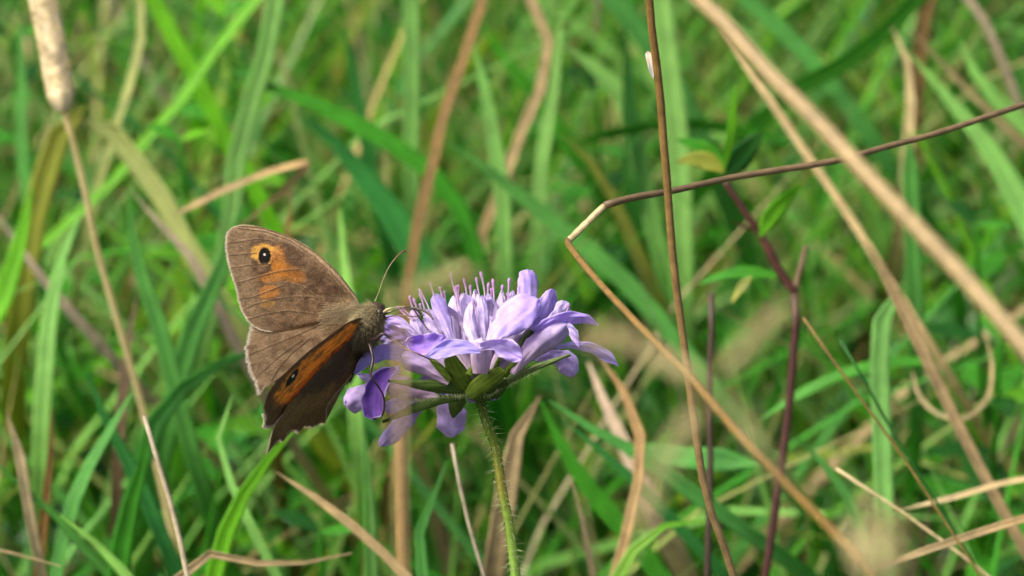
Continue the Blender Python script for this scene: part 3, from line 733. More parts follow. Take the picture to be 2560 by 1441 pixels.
# upright and inner ones first (all around the dome, generic), then those the photograph shows singly
AX = norm(0.05 * RT + 0.80 * UP + 0.60 * FW)
E1 = norm(RT - AX * (RT @ AX)); E2 = np.cross(AX, E1)
CEN = P(*FC(1040, 930), 0.0)
def cam_rows(p):
    px, py, dz = project(p)
    return (px - 840) * 2.8824, (py - 640) * 2.8824, dz
gr = np.random.default_rng(21)
def inner_floret(th, ph, L, lobe, cb, ct):
    d = AX * math.cos(th) + (E1 * math.cos(ph) + E2 * math.sin(ph)) * math.sin(th)
    base = CEN + d * 0.002; mouth = CEN + d * L
    nt = 12
    p = base + np.outer(np.linspace(0, 1, nt), mouth - base)
    r = np.interp(np.linspace(0, 1, nt), [0, .4, 1], [0.0004, 0.0007, 0.0013])
    o = tubeobj('floret_tube', p, r, M_PETAL, np.linspace(0, 1, nt)[:, None] * (cb - PINK * .9) + PINK * .9, 10); under(FL, [o])
    a = norm(np.cross(d, RT + 0.3 * UP)); b = np.cross(d, a)
    k0 = gr.uniform(0, 6.28)
    for k in range(4):
        al = k0 + k * 1.571 + gr.normal(0, 0.15)
        rad = a * math.cos(al) + b * math.sin(al)
        flare = gr.uniform(0.15, 0.6) + (0.25 if th > 0.7 else 0)
        ln = lobe * gr.uniform(0.8, 1.25)
        n = 12; s = np.linspace(0, 1, n)
        ang = flare * (0.4 + s * 1.3)
        dl = ln / (n - 1)
        q = mouth - d * 0.0006 + rad * 0.0009 + np.concatenate([[np.zeros(3)], np.cumsum((np.cos(ang)[:-1, None] * d + np.sin(ang)[:-1, None] * rad) * dl, 0)])
        sdv = norm(np.cross(d, rad)); w = ln * 0.62 * np.array([.5, .62, .75, .88, .97, 1, 1, .98, .9, .75, .5, .1])
        nrm_ = norm(np.cross(np.tile(sdv, (n, 1)), norm(np.gradient(q, axis=0))))
        V, F, uv = ribbon(q, w, np.tile(sdv, (n, 1)), nrm_, 0.00012, 0.0, 7, cup=0.15)
        c = cb * (1 - s)[:, None] + ct * s[:, None]
        o = mesh('petal', V, F, M_PETAL, col=np.repeat(c, 14, 0), uv=uv); under(FL, [o])
for ring, (th, cnt, L, lobe) in enumerate([(0.10, 4, 0.0090, 0.0032), (0.36, 10, 0.0088, 0.0030), (0.62, 15, 0.0087, 0.0034)]):
    for k in range(cnt):
        ph = (k + 0.5 * ring) / cnt * 6.283 + gr.normal(0, 0.08)
        inner_floret(th + gr.normal(0, 0.04), ph, L * gr.uniform(0.92, 1.06), lobe, PALE, (LILAC * 0.6 + PALE * 0.4))
# outer florets on the side away from the camera, so the head is full all round
for k in range(9):
    ph = 0.35 + k / 8 * 2.45
    dirb = AX * 0.25 + (E1 * math.cos(ph) + E2 * math.sin(ph) * (1 if (E2 @ FW) > 0 else -1)) * 0.97
    if dirb @ FW < 0.15 or dirb @ RT > 0.15: continue
    th = math.acos(np.clip(norm(dirb) @ AX, -1, 1)); pp = math.atan2(dirb @ E2, dirb @ E1)
    inner_floret(0.88, pp, 0.0088, 0.0048, MAUVE, PURP)

PT = [
 # rows, z0, z1, base colour, tip colour, options
 ([(620, 640, 60), (575, 500, 80), (555, 385, 66)], 2, 4, PALE, LILAC, dict(cup=.2)),
 ([(760, 640, 60), (700, 500, 110), (655, 385, 90)], 0, 1, PALE, LILAC, dict(cup=.2, notch=14)),
 ([(860, 640, 60), (845, 450, 100), (855, 285, 70)], -2, 2, PALE, PALE, dict(cup=.25)),
 ([(930, 620, 60), (920, 420, 90), (922, 265, 74)], -1, 3, PALE, LILAC, dict(cup=.25, notch=10)),
 ([(1110, 560, 50), (1108, 400, 70), (1100, 270, 56)], -2, 2, PALE, LILAC, dict(cup=.25)),
 ([(1185, 520, 50), (1190, 380, 70), (1196, 250, 34)], 0, 3, PALE, PALE, dict(cup=.25)),
 ([(1000, 480, 50), (996, 340, 50), (1003, 240, 24)], 2, 4, PALE, PALE, dict(cup=.25)),
 ([(1240, 500, 60), (1262, 370, 80), (1275, 250, 50)], 1, 4, PALE, LILAC, dict(cup=.25)),
 ([(830, 610, 40), (790, 480, 96), (748, 370, 120), (712, 268, 96)], -5, -2, LILAC, PURP, dict(cup=.18, tilt=.3)),
 ([(1000, 650, 50), (975, 540, 96), (965, 440, 92), (990, 318, 44)], -9, -6, PALE, LILAC, dict(cup=.3)),
 ([(1060, 640, 50), (1058, 500, 90), (1058, 400, 84), (1052, 285, 50)], -7, -4, PALE, LILAC, dict(cup=.25)),
 ([(1340, 470, 110), (1365, 330, 150), (1380, 230, 150), (1385, 96, 118)], 1, 4, LILAC, PURP, dict(cup=.12, tilt=.2, roundtip=.08, notch=14)),
 ([(1110, 630, 70), (1190, 530, 170), (1290, 440, 230), (1380, 375, 230), (1460, 310, 130)], -8, -3, LILAC, PURP, dict(cup=.12, tilt=-.25)),
 ([(1420, 540, 40), (1480, 420, 100), (1530, 320, 120), (1570, 240, 90)], -3, 0, LILAC, PURP, dict(cup=.2, tilt=.4)),
 ([(1520, 470, 60), (1600, 400, 120), (1690, 350, 90)], 2, 5, LILAC, LILAC, dict(cup=.2, notch=12)),
 ([(1270, 850, 40), (1370, 720, 120), (1480, 610, 190), (1600, 530, 190), (1690, 490, 110)], -5, -2, PINK * .9, LILAC, dict(cup=.35, edge=False)),
 ([(1440, 530, 40), (1560, 470, 86), (1680, 450, 90), (1790, 455, 78), (1893, 500, 40)], -4, -1, PURP, PURP, dict(cup=.15, tilt=.5)),
 ([(1670, 490, 30), (1705, 540, 60), (1725, 600, 54), (1752, 658, 20)], -6, -7, LILAC, PURP, dict(cup=.2)),
 ([(1430, 740, 50), (1560, 730, 100), (1660, 770, 150), (1715, 870, 120)], 2, 4, MAUVE, MAUVE, dict(cup=.12)),
 ([(1540, 670, 24), (1700, 645, 54), (1840, 665, 80), (1950, 725, 80), (2036, 795, 26)], -1, 1, LILAC, BLUE, dict(cup=.15, tilt=.5)),
 ([(1040, 850, 110), (1045, 750, 150), (1050, 650, 150), (1050, 590, 90)], -8, -11, PINK, PALE, dict(cup=.5, edge=False)),
 ([(1040, 660, 50), (1130, 640, 80), (1210, 665, 140), (1290, 710, 130), (1345, 745, 70)], -11.5, -12.5, LILAC, PURP, dict(cup=-.15, tilt=.35, notch=10)),
 ([(790, 590, 40), (720, 620, 130), (620, 640, 150), (500, 615, 90)], -8.5, -9.5, PURP, lin((160, 116, 214)), dict(cup=-.2, tilt=.2)),
 ([(1040, 690, 30), (940, 665, 86), (830, 665, 116), (730, 690, 100), (648, 728, 40)], -11.5, -12, BLUE, BLUE * .9, dict(cup=-.15, tilt=.4)),
 ([(810, 920, 40), (700, 835, 110), (590, 770, 150), (460, 720, 150)], -5, -4, PINK * .92, MAUVE, dict(cup=.4, edge=False)),
 ([(520, 720, 130), (400, 690, 130), (280, 715, 110), (130, 850, 40)], -2.5, -2, LILAC, BLUE, dict(cup=-.2, tilt=-.3)),
 ([(460, 820, 60), (340, 850, 90), (230, 880, 60), (150, 850, 30)], -1, 0, LILAC, LILAC, dict(cup=.1)),
 ([(430, 810, 30), (330, 880, 120), (272, 990, 170), (268, 1090, 160), (262, 1180, 116)], -5.5, -6.5, DEEP, DEEP * .9, dict(cup=-.22, tilt=.1, notch=22, roundtip=.06)),
 ([(300, 960, 100), (200, 1010, 160), (130, 1045, 180), (60, 1075, 110)], 1, 2, MAUVE, MAUVE * .95, dict(cup=.15)),
 ([(730, 1020, 40), (600, 985, 130), (470, 950, 170), (350, 930, 150)], -2, 0, PINK * .9, PINK, dict(cup=.35, edge=False)),
 ([(640, 1040, 60), (520, 1060, 100), (400, 1090, 110), (330, 1100, 60)], 1, 3, MAUVE, MAUVE, dict(cup=.2)),
 ([(620, 1020, 90), (545, 1110, 130), (450, 1240, 130), (310, 1370, 96)], 4, 6, MAUVE, MAUVE * .95, dict(cup=.15)),
 ([(860, 1000, 110), (840, 1090, 200), (832, 1200, 230), (825, 1312, 200)], 5, 7, MAUVE, MAUVE * .95, dict(cup=.12, notch=16, roundtip=.35)),
 ([(560, 560, 30), (480, 490, 66), (410, 460, 74), (328, 455, 46)], 0, 1, LILAC, PURP, dict(cup=.15, tilt=.4)),
 ([(500, 610, 60), (430, 560, 100), (345, 505, 80)], 1, 2, DEEP, PURP * .9, dict(cup=.15)),
 ([(500, 650, 60), (400, 610, 100), (310, 590, 70)], 2, 3, LILAC, LILAC, dict(cup=.15)),
]
for rows, z0, z1, cb, ct, op in PT:
    petal('petal', rows, z0, z1, cb, ct, **op)

# styles and stamens with their knobs
for (x0, y0, x1, y1, z) in [(590, 460, 530, 285, 0), (690, 440, 596, 238, -1), (712, 330, 675, 188, 2), (772, 340, 745, 220, 2), (640, 430, 605, 343, -2), (890, 400, 865, 212, 0), (880, 330, 826, 118, 2),
                          (950, 390, 920, 158, 2), (1055, 380, 1010, 152, 3), (1075, 380, 1040, 112, 1), (1140, 420, 1130, 165, 0), (1240, 380, 1249, 158, 3), (1640, 430, 1678, 352, 2), (560, 470, 440, 362, 1), (570, 460, 475, 372, 3), (1130, 400, 1120, 230, 2), (1010, 430, 984, 330, -9.5)] + [(x + gr.normal(0, 10), 400 + abs(x - 1020) * .25, x + (x - 1020) * .16, 205 + abs(x - 1020) * .22 + gr.uniform(-40, 40), gr.uniform(2, 8)) for x in (620, 660, 790, 810, 900, 975, 1090, 1175, 1205, 1280, 1300)]:
    k = 16; s = np.linspace(0, 1, k)
    bow = gr.normal(0, 6)
    p = np.array([P(*FC(x0 + (x1 - x0) * a + bow * math.sin(a * 3.14), y0 + (y1 - y0) * a), z) for a in s])
    r = pxw(1, 0) * np.interp(s, [0, .6, .82, .9, .97, 1], [1.9, 2.2, 3.0, 4.6, 4.4, 1.6])
    c = np.array([PINK * (1 - a) + (lin((190, 140, 196)) * 1.0) * a for a in s])
    under(FL, [tubeobj('style', p, r, M_STYLE, c, 8)])

# bracts
BG = lin((100, 124, 38)); BD = lin((68, 90, 36)); BGREY = lin((104, 122, 72))
for rows, z0, z1, c in [
 ([(960, 970, 90), (900, 890, 150), (850, 800, 130), (812, 715, 80)], -3, -7, BG), ([(950, 1010, 80), (1020, 950, 130), (1110, 885, 125), (1212, 822, 70)], -4, -8, BG * .95),
 ([(1100, 990, 60), (1230, 905, 66), (1400, 820, 50), (1560, 760, 36), (1690, 712, 12)], -2, -5, BGREY), ([(930, 970, 70), (780, 945, 96), (620, 930, 76), (480, 912, 40), (375, 902, 14)], -3, -7, BD * 1.1),
 ([(930, 1020, 50), (780, 1035, 62), (620, 1080, 70), (480, 1135, 52), (336, 1198, 10)], -2, -3, BD), ([(880, 1030, 130), (862, 1085, 110), (842, 1168, 20)], 0, 2, BD),
 ([(1300, 710, 30), (1350, 640, 70), (1400, 560, 50), (1466, 484, 12)], -3, -2, BD), ([(820, 900, 40), (750, 810, 56), (680, 745, 30)], -5.5, -6, BG), ([(1140, 850, 30), (1160, 780, 34), (1180, 730, 20)], -6, -7, BG),
 ([(1210, 870, 40), (1250, 820, 50), (1300, 755, 26)], -4, -5, BG), ([(960, 860, 60), (985, 800, 40), (990, 730, 20)], -6.5, -7, BG),
 ([(1120, 1000, 110), (1160, 960, 110), (1230, 900, 60)], -3, -5, BD)]:
    petal('bract', rows, z0, z1, c, c * 1.1, cup=.16, notch=0, mat=M_BRACT, edge=False, ruffle=0.02, thick=0.0002, roundtip=0.1, tilt=rng.uniform(-.3, .3))

# receptacle and stem
n = 14; s = np.linspace(0, 1, n)
rp = np.array([P(*FC(1030 + 10 * a, 1050 - 130 * a), -0.5) for a in s])
o = tubeobj('receptacle', rp, pxw(1, 0) * np.interp(s, [0, .15, .4, .7, .9, 1], [14, 34, 50, 54, 46, 20]), M_BRACT, BD, 20); under(FL, [o])
SP = [(1196, 992), (1199, 1000), (1218, 1060), (1238, 1114), (1247, 1172), (1257, 1236), (1270, 1300), (1282, 1380), (1289, 1441), (1294, 1500)]
st3 = np.array([P(x, y, 0.5 + i * 0.3) for i, (x, y) in enumerate(SP)])
d = norm(st3[-1] - st3[-2]); st3 = np.vstack([st3, st3[-1] + np.array([0.006, 0.02, -0.10]), st3[-1] + np.array([0.004, 0.06, -0.295])])
sp = spline(st3, 420); s = np.linspace(0, 1, 420)
SGc = np.array([np.interp(s, [0, .018, .036, .048, .07, 1], [v[0], v[1], v[2], v[3], v[4], v[4]]) for v in zip(lin((74, 96, 30)), lin((96, 120, 40)), lin((142, 138, 60)), lin((126, 150, 60)), lin((132, 168, 72)))]).T  # dark olive top end: shade below the head painted into the stem colour
sr = pxw(1, 0) * 12.5 * (1 + wob(420, 0.025, 120))
o = tubeobj('stem', sp, sr, M_BRACT, SGc, 14); under(FL, [o])
o['label'] = 'hairy green flower stem with a brownish stretch'

def hairs(name, roots, dirs, lens, r, col, parent, seg=3, curl=0.25, g=None, mat=None, kind='stuff'):
    """many tapering three-sided hairs as one mesh"""
    g = g or gr
    N = len(roots); roots = np.asarray(roots); dirs = norm(dirs)
    ref = norm(np.cross(dirs, g.normal(0, 1, (N, 3)))); r2 = np.cross(dirs, ref)
    s = np.linspace(0, 1, seg + 1)
    V = []
    for k, a in enumerate(s):
        c = roots + dirs * (lens * a)[:, None] + ref * (lens * curl * a * a)[:, None]
        rr = r * (1 - 0.85 * a)
        for t_ in (0, 2.094, 4.189):
            V.append(c + (ref * math.cos(t_) + r2 * math.sin(t_)) * rr)
    V = np.stack(V, 1)
    m = 3 * (seg + 1)
    F0 = gridf(seg + 1, 3, True)
    F = (F0[None] + (np.arange(N) * m)[:, None, None]).reshape(-1, 4)
    col = np.broadcast_to(col, (N, 3))
    o = mesh(name, V.reshape(-1, 3), F, mat or M_HAIR, col=np.repeat(col, m, 0), uv=np.zeros((N * m, 2)), kind=kind)
    under(parent, [o])
    return o
t_, a_, b_ = frames(sp)
N = 560
ii = (gr.uniform(0.0, 0.14, N) * 419).astype(int); th = gr.uniform(0, 6.283, N)
dd = np.cos(th)[:, None] * a_[ii] + np.sin(th)[:, None] * b_[ii]
hairs('stem_hair', sp[ii] + dd * pxw(11.5, 0), dd + t_[ii] * gr.normal(0.25, 0.35, (N, 1)), pxw(1, 0) * gr.uniform(6, 30, N) , pxw(0.85, 0), lin((196, 205, 150)), FL)
# hairs under the bracts
rts = []; drs = []
for k in range(260):
    x = gr.uniform(480, 1480); y = 1010 - abs(gr.normal(0, 12)) + (60 * max(0, (820 - x) / 400) if x < 820 else 0) - (190 * max(0, (x - 1100) / 380) if x > 1100 else 0)
    rts.append(P(*FC(x, y), -4)); drs.append(-UP + RT * gr.normal(0, .7) - FW * gr.uniform(0, .8))
hairs('bract_hair', rts, np.array(drs), pxw(1, 0) * gr.uniform(4, 14, 260), pxw(0.7, 0), lin((180, 190, 130)), FL)

# ------------------------------------------------------------------ the butterfly
def WC(x, y): return 540 + x / 2.402, 540 + y / 2.402
def TC(x, y): return 860 + x / 4.003, 700 + y / 4.003

BF = empty('butterfly', P(925, 870, -7))
tag(BF, 'brown butterfly with orange patches and black eyespots resting on the lilac flower', 'butterfly')

def plane3(pts):               # depth as a linear function of detail coordinates
    A = np.array([[x, y, 1] for x, y, z in pts]); b = np.array([z for *_, z in pts])
    return np.linalg.solve(A, b)

def dist_poly(X, Y, poly):
    d = np.full(X.shape, 1e9)
    for (x0, y0), (x1, y1) in zip(poly[:-1], poly[1:]):
        dx, dy = x1 - x0, y1 - y0; L2 = dx * dx + dy * dy + 1e-9
        t = np.clip(((X - x0) * dx + (Y - y0) * dy) / L2, 0, 1)
        d = np.minimum(d, np.hypot(X - x0 - t * dx, Y - y0 - t * dy))
    return d

_nzg = np.random.default_rng(5); _NZ = _nzg.uniform(-1, 1, (64, 64))
def vnoise(x, y):
    xi = np.floor(x).astype(int); yi = np.floor(y).astype(int); fx = x - xi; fy = y - yi
    fx = fx * fx * (3 - 2 * fx); fy = fy * fy * (3 - 2 * fy)
    g = lambda a, b: _NZ[a % 64, b % 64]
    return (g(xi, yi) * (1 - fx) + g(xi + 1, yi) * fx) * (1 - fy) + (g(xi, yi + 1) * (1 - fx) + g(xi + 1, yi + 1) * fx) * fy
def fbm(x, y): return vnoise(x, y) + 0.5 * vnoise(x * 2.1 + 7, y * 2.1 + 3) + 0.25 * vnoise(x * 4.3 + 1, y * 4.3 + 9)

def sm(e0, e1, x):
    t = np.clip((x - e0) / (e1 - e0), 0, 1); return t * t * (3 - 2 * t)

def ell(X, Y, cx, cy, rx, ry, rot=0.0):
    c, s = math.cos(rot), math.sin(rot); x = X - cx; y = Y - cy
    return np.hypot((x * c + y * s) / rx, (-x * s + y * c) / ry)

def wing(name, outline, root, pl, paint, veins, nr=120, no=420, rough_range=None, camber=0.6, zoff=0.0, vein_h=0.05, fringe=None, ragged=2.0, label=None):
    out = spline(np.array(list(outline) + [outline[0]], float), no)[:-1]
    no = len(out)
    if rough_range:
        a, b = rough_range
        k = np.arange(no) / no
        msk = sm(a, a + .02, k) * (1 - sm(b - .02, b, k))
        out = out + (msk * (ragged * fbm(np.arange(no) * 0.35, np.zeros(no)) + ragged * 0.5 * _nzg.normal(0, 1, no)))[:, None] * norm(out - np.array(root))
    rr = np.linspace(0, 1, nr) ** 0.8
    X = root[0] + rr[:, None] * (out[None, :, 0] - root[0]); Y = root[1] + rr[:, None] * (out[None, :, 1] - root[1])
    dv = np.full(X.shape, 1e9)
    for v in veins:
        dv = np.minimum(dv, dist_poly(X, Y, v))
    col = paint(X, Y, rr[:, None] * np.ones_like(X), dv)
    z = pl[0] * X + pl[1] * Y + pl[2] + zoff
    z = z - camber * np.sin(np.pi * rr)[:, None] + 0.10 * fbm(X / 60, Y / 60) - vein_h * np.exp(-(dv / 4.0) ** 2)
    V = np.zeros(X.shape + (3,))
    dd_ = D + z * MM
    px = 540 + X / 2.402; py = 540 + Y / 2.402
    V = CAM + dd_[..., None] * (FW + ((px - 1280) / 1280 * TX)[..., None] * RT + ((720.5 - py) / 1280 * TX)[..., None] * UP)
    th = 0.00005 * FW
    nV = V.reshape(-1, 3)
    F = gridf(nr, no, True)
    allV = np.vstack([nV, nV + th]); nn = len(nV)
    rim = (nr - 1) * no + np.arange(no); rim2 = (nr - 1) * no + (np.arange(no) + 1) % no
    FF = np.vstack([F, F[:, ::-1] + nn, np.stack([rim, rim2, rim2 + nn, rim + nn], 1)])
    c = np.vstack([col.reshape(-1, 3)] * 2)
    o = mesh(name, allV, FF, M_WING, col=np.clip(c, 0.002, 1), uv=np.zeros((len(allV), 2)))
    if label: o['label'] = label
    under(BF, [o])
    if fringe:
        a, b, fc, fl = fringe
        N = 900
        k = (_nzg.uniform(a, b, N) * no).astype(int) % no
        e = V[-1][k]; inner = V[-6][k]
        dr = norm(e - inner) + _nzg.normal(0, 0.25, (N, 3))
        h = hairs('fringe', e, dr, pxw(1, 0) * _nzg.uniform(0.5, 1.0, N) * fl, pxw(0.8, 0), fc, BF, seg=2, g=_nzg, mat=M_FUR)
        h.parent = o; h.matrix_parent_inverse = o.matrix_world.inverted()
    return o

BR = lin((110, 88, 64)); BRD = lin((70, 51, 35)); BRP = lin((140, 117, 88)); GREYB = lin((126, 106, 80)); ORG = lin((188, 120, 40)); ORY = lin((202, 152, 70)); BLK = lin((14, 10, 8)); WHT = lin((246, 240, 228)); DK = lin((62, 46, 34))
def mixc(c, d, f): return c * (1 - f[..., None]) + np.asarray(d) * f[..., None]

farpl = plane3([(860, 540, -6.0), (70, 100, 1.0), (260, 1060, 6.0)])
veinsF = [[(70, 165), (150, 155), (240, 140), (330, 150)], [(70, 240), (150, 232), (235, 225)], [(90, 315), (180, 300), (260, 292), (330, 290)], [(115, 405), (200, 385), (300, 355), (400, 330), (520, 320)],
          [(140, 500), (220, 490), (320, 450), (400, 420)], [(165, 565), (240, 530), (360, 500), (480, 485), (590, 488), (690, 540), (760, 560)], [(195, 620), (300, 590), (430, 570), (600, 590), (740, 572), (830, 560)],
          [(420, 400), (520, 425), (580, 470), (640, 500), (690, 495), (705, 480)], [(705, 380), (740, 430), (760, 500), (800, 540)], [(130, 75), (300, 95), (450, 150), (580, 240), (690, 340), (790, 450), (850, 530)]]
def paintF(X, Y, rr, dv):
    n1 = fbm(X / 45, Y / 45); n2 = fbm(X / 9, Y / 9); n3 = fbm(X / 16 + 40, Y / 5)
    c = np.tile(BR, X.shape + (1,))
    c = mixc(c, BRD, 0.75 * sm(-.2, .9, n1 + 0.35 * np.exp(-(ell(X, Y, 560, 330, 260, 120, .8)) ** 2)))
    c = mixc(c, GREYB, 0.75 * sm(0.78, .98, rr) * (X > 0))
    costa = dist_poly(X, Y, [(130, 62), (280, 74), (440, 128), (600, 222), (740, 352), (845, 490)])
    c = mixc(c, BRP, 0.85 * sm(44, 14, costa))
    c = mixc(c, BRD, 0.8 * sm(6, 1, costa))
    band = dist_poly(X, Y, [(150, 120), (175, 250), (190, 400), (215, 520), (250, 600)])
    c = mixc(c, BRP, 0.35 * sm(60, 10, band))
    w = 0.16 * n1 + 0.12 * n2 + 0.18 * n3
    for cx, cy, rx, ry, a, col in [(368, 255, 52, 78, -.1, ORG), (300, 192, 50, 24, .1, ORY), (368, 318, 46, 44, .3, ORG), (335, 365, 88, 34, -.12, ORG), (320, 458, 64, 46, -.08, ORG), (240, 225, 36, 40, 0, ORY), (430, 325, 100, 40, .35, ORG * .72), (470, 370, 70, 34, .3, ORG * .6), (310, 525, 50, 24, -.2, ORY * .55)]:
        f = sm(1.12, .8, ell(X, Y, cx, cy, rx, ry, a) + w)
        faint = 0.8 if col[0] > 0.55 else 0.5
        c = mixc(c, col, f * faint)
    c = mixc(c, BRD, 0.7 * sm(1.15, .75, ell(X, Y, 470, 255, 75, 46, .6) + w))
    e = ell(X, Y, 292, 243, 36, 49, 0) + 0.07 * n2
    c = mixc(c, ORY, 0.55 * sm(1.34, 1.12, e)); c = mixc(c, BLK, sm(1.16, .94, e))
    c = mixc(c, WHT, sm(1.25, .75, ell(X, Y, 291, 232, 5.5, 7)))
    c = mixc(c, lin((168, 146, 106)), 0.75 * sm(240, 40, np.hypot(X - 880, (Y - 560) * 1.6)))
    inner = sm(1, .0, np.abs(X - 380) / 420)
    c = mixc(c, DK, (0.9 * np.exp(-(dv / 3.0) ** 2)) * np.where(X < 420, 1, .7))
    c = mixc(c, BRP, 0.25 * np.exp(-((dv - 6) / 3.5) ** 2))
    c = c * (1 + 0.24 * n2[..., None])
    edge = sm(.985, 1.0, rr) * (X < 230)
    return mixc(c, lin((190, 176, 150)), 0.7 * edge)
outF = [(866, 548), (858, 520), (845, 488), (800, 425), (740, 350), (680, 287), (600, 220), (520, 165), (440, 125), (360, 95), (280, 70), (200, 55), (130, 58), (88, 75), (69, 105), (63, 160), (66, 220), (76, 280), (92, 340), (112, 400), (130, 460), (141, 520), (157, 570), (182, 612), (214, 650), (300, 690), (420, 690), (600, 650), (760, 600), (850, 575)]
# far hind wing lies behind the fore wing
veinsH = [[(190, 840), (330, 780), (480, 720), (640, 650)], [(238, 975), (340, 880), (420, 815), (520, 745)], [(335, 985), (390, 900), (450, 830), (560, 740)], [(205, 700), (380, 690), (560, 650)]]
def paintH(X, Y, rr, dv):
    n1 = fbm(X / 50, Y / 50); n2 = fbm(X / 8, Y / 8)
    c = np.tile(GREYB, X.shape + (1,))
    c = mixc(c, BR, 0.6 * sm(-.3, .8, n1)); c = mixc(c, BRP, 0.6 * np.exp(-(dist_poly(X, Y, [(250, 720), (450, 700), (700, 620)]) / 60) ** 2))
    c = mixc(c, BRD, 0.45 * sm(700, 960, Y + 0.4 * X) * sm(-.5, .6, n1 + .3))
    c = mixc(c, lin((168, 146, 106)), 0.75 * sm(260, 40, np.hypot(X - 860, (Y - 610) * 1.5)))
    c = mixc(c, DK, 0.85 * np.exp(-(dv / 3.0) ** 2))
    c = c * (1 + 0.14 * n2[..., None])
    return mixc(c, lin((205, 194, 172)), 0.7 * sm(.98, 1.0, rr) * (X < 420))
outH = [(850, 570), (600, 600), (350, 610), (215, 640), (211, 690), (196, 740), (187, 800), (190, 850), (200, 900), (214, 945), (234, 980), (250, 1022), (262, 1068), (286, 1040), (310, 1003), (328, 985), (348, 1004), (385, 1008), (520, 930), (680, 800), (840, 650)]
wing('hind_wing', outH, (840, 610), farpl, paintH, veinsH, rough_range=(.28, .72), zoff=0.5, camber=0.5, fringe=(.24, .66, lin((215, 205, 185)), 9), ragged=4.5, label='grey-brown upper side of the far hind wing with a torn edge')
wing('fore_wing', outF, (862, 552), farpl, paintF, veinsF, nr=170, no=640, rough_range=(.42, .78), camber=0.7, fringe=(.44, .76, lin((205, 194, 170)), 6), ragged=1.6, label='brown upper side of the far fore wing with one eyespot in orange')

nearpl = plane3([(900, 620, -8.0), (290, 1150, -14.5), (790, 990, -0.5)])
UORG = lin((250, 164, 44)); UDK = lin((108, 79, 44)); UDK2 = lin((64, 45, 24)); UOL = lin((138, 106, 58))
veinsN = [[(300, 1170), (420, 1030), (560, 880), (760, 720)], [(330, 1220), (440, 1080), (600, 910)]]
def paintN(X, Y, rr, dv):
    n1 = fbm(X / 40, Y / 40); n2 = fbm(X / 8, Y / 8)
    costa = dist_poly(X, Y, [(880, 608), (800, 635), (720, 690), (640, 750), (560, 810), (480, 880), (400, 960), (350, 1010), (310, 1070), (288, 1140)])
    c = np.tile(UORG, X.shape + (1,))
    c = mixc(c, UDK, 0.65 * sm(-.2, .9, fbm((X - Y * 1.1) / 70, (X + Y * .9) / 11)))
    c = mixc(c, BRD * .9, 0.85 * sm(30, 8, costa + 10 * n1 - 26 * sm(560, 300, X)))
    c = mixc(c, UDK, sm(1060, 1130, Y - 0.12 * (X - 300) + 26 * n1))
    c = mixc(c, ORY * .8, .35 * sm(70, 20, np.hypot(X - 420, Y - 1000)) * sm(10, 40, costa))
    e = ell(X, Y, 458, 972, 18, 62, 0.62) + .06 * n2
    c = mixc(c, BLK, sm(1.15, .9, e)); c = mixc(c, WHT, sm(1.3, .7, ell(X, Y, 463, 962, 6, 10, .6)))
    c = mixc(c, BRP, 0.9 * sm(5, 1.5, costa))
    c = mixc(c, UDK2, .35 * np.exp(-(dv / 3) ** 2))
    c = c * (1 + .16 * n2[..., None] + .1 * n1[..., None])
    return mixc(c, lin((206, 190, 160)), 0.8 * sm(.975, .995, rr) * (Y > 1150))
outN = [(905, 610), (870, 612), (800, 636), (720, 690), (640, 750), (560, 810), (480, 880), (400, 958), (350, 1010), (312, 1070), (291, 1130), (282, 1168), (296, 1210), (299, 1268), (332, 1264), (358, 1240), (388, 1205), (470, 1150), (620, 1000), (800, 820), (900, 690)]
wing('fore_wing', outN, (890, 640), nearpl, paintN, veinsN, nr=140, no=520, rough_range=(.44, .62), camber=-0.3, zoff=0.35, fringe=(.47, .62, lin((214, 202, 178)), 8), ragged=3.4, label='orange under side of the near fore wing, seen as a narrow strip with an eyespot')
veinsU = [[(330, 1380), (420, 1220), (560, 1040), (760, 830)], [(470, 1290), (560, 1140), (700, 950)], [(600, 1250), (680, 1080), (800, 900)]]
def paintU(X, Y, rr, dv):
    n1 = fbm(X / 55, Y / 55); n2 = fbm(X / 7, Y / 7)
    c = np.tile(UDK, X.shape + (1,))
    mid = dist_poly(X, Y, [(500, 1080), (600, 1060), (700, 940), (820, 800)])
    c = mixc(c, UDK2, .8 * sm(90, 20, mid + 30 * n1))
    c = mixc(c, UOL, .75 * sm(80, 20, dist_poly(X, Y, [(400, 1260), (500, 1140), (620, 1100), (690, 1060)]) + 25 * n1))
    c = mixc(c, UDK2, .4 * np.exp(-(dv / 3) ** 2))
    c = c * (1 + .22 * n2[..., None])
    return mixc(c, lin((186, 170, 142)), 0.75 * sm(.982, .998, rr) * (Y > 1190))
outU = [(930, 700), (858, 700), (780, 768), (696, 846), (628, 914), (562, 984), (496, 1062), (436, 1128), (392, 1207), (350, 1272), (330, 1330), (316, 1400), (308, 1420), (336, 1390), (350, 1368), (376, 1344), (402, 1350), (421, 1330), (440, 1293), (470, 1290), (500, 1297), (530, 1264), (580, 1266), (620, 1250), (656, 1240), (664, 1190), (670, 1140), (700, 1090), (742, 1038), (800, 975), (842, 900), (885, 825), (935, 770)]
wing('hind_wing', outU, (915, 735), nearpl, paintU, veinsU, nr=140, no=560, rough_range=(.46, .86), camber=-0.5, zoff=-0.5, fringe=(.40, .86, lin((190, 172, 140)), 7), ragged=5.0, label='dark brown under side of the near hind wing with a scalloped edge')

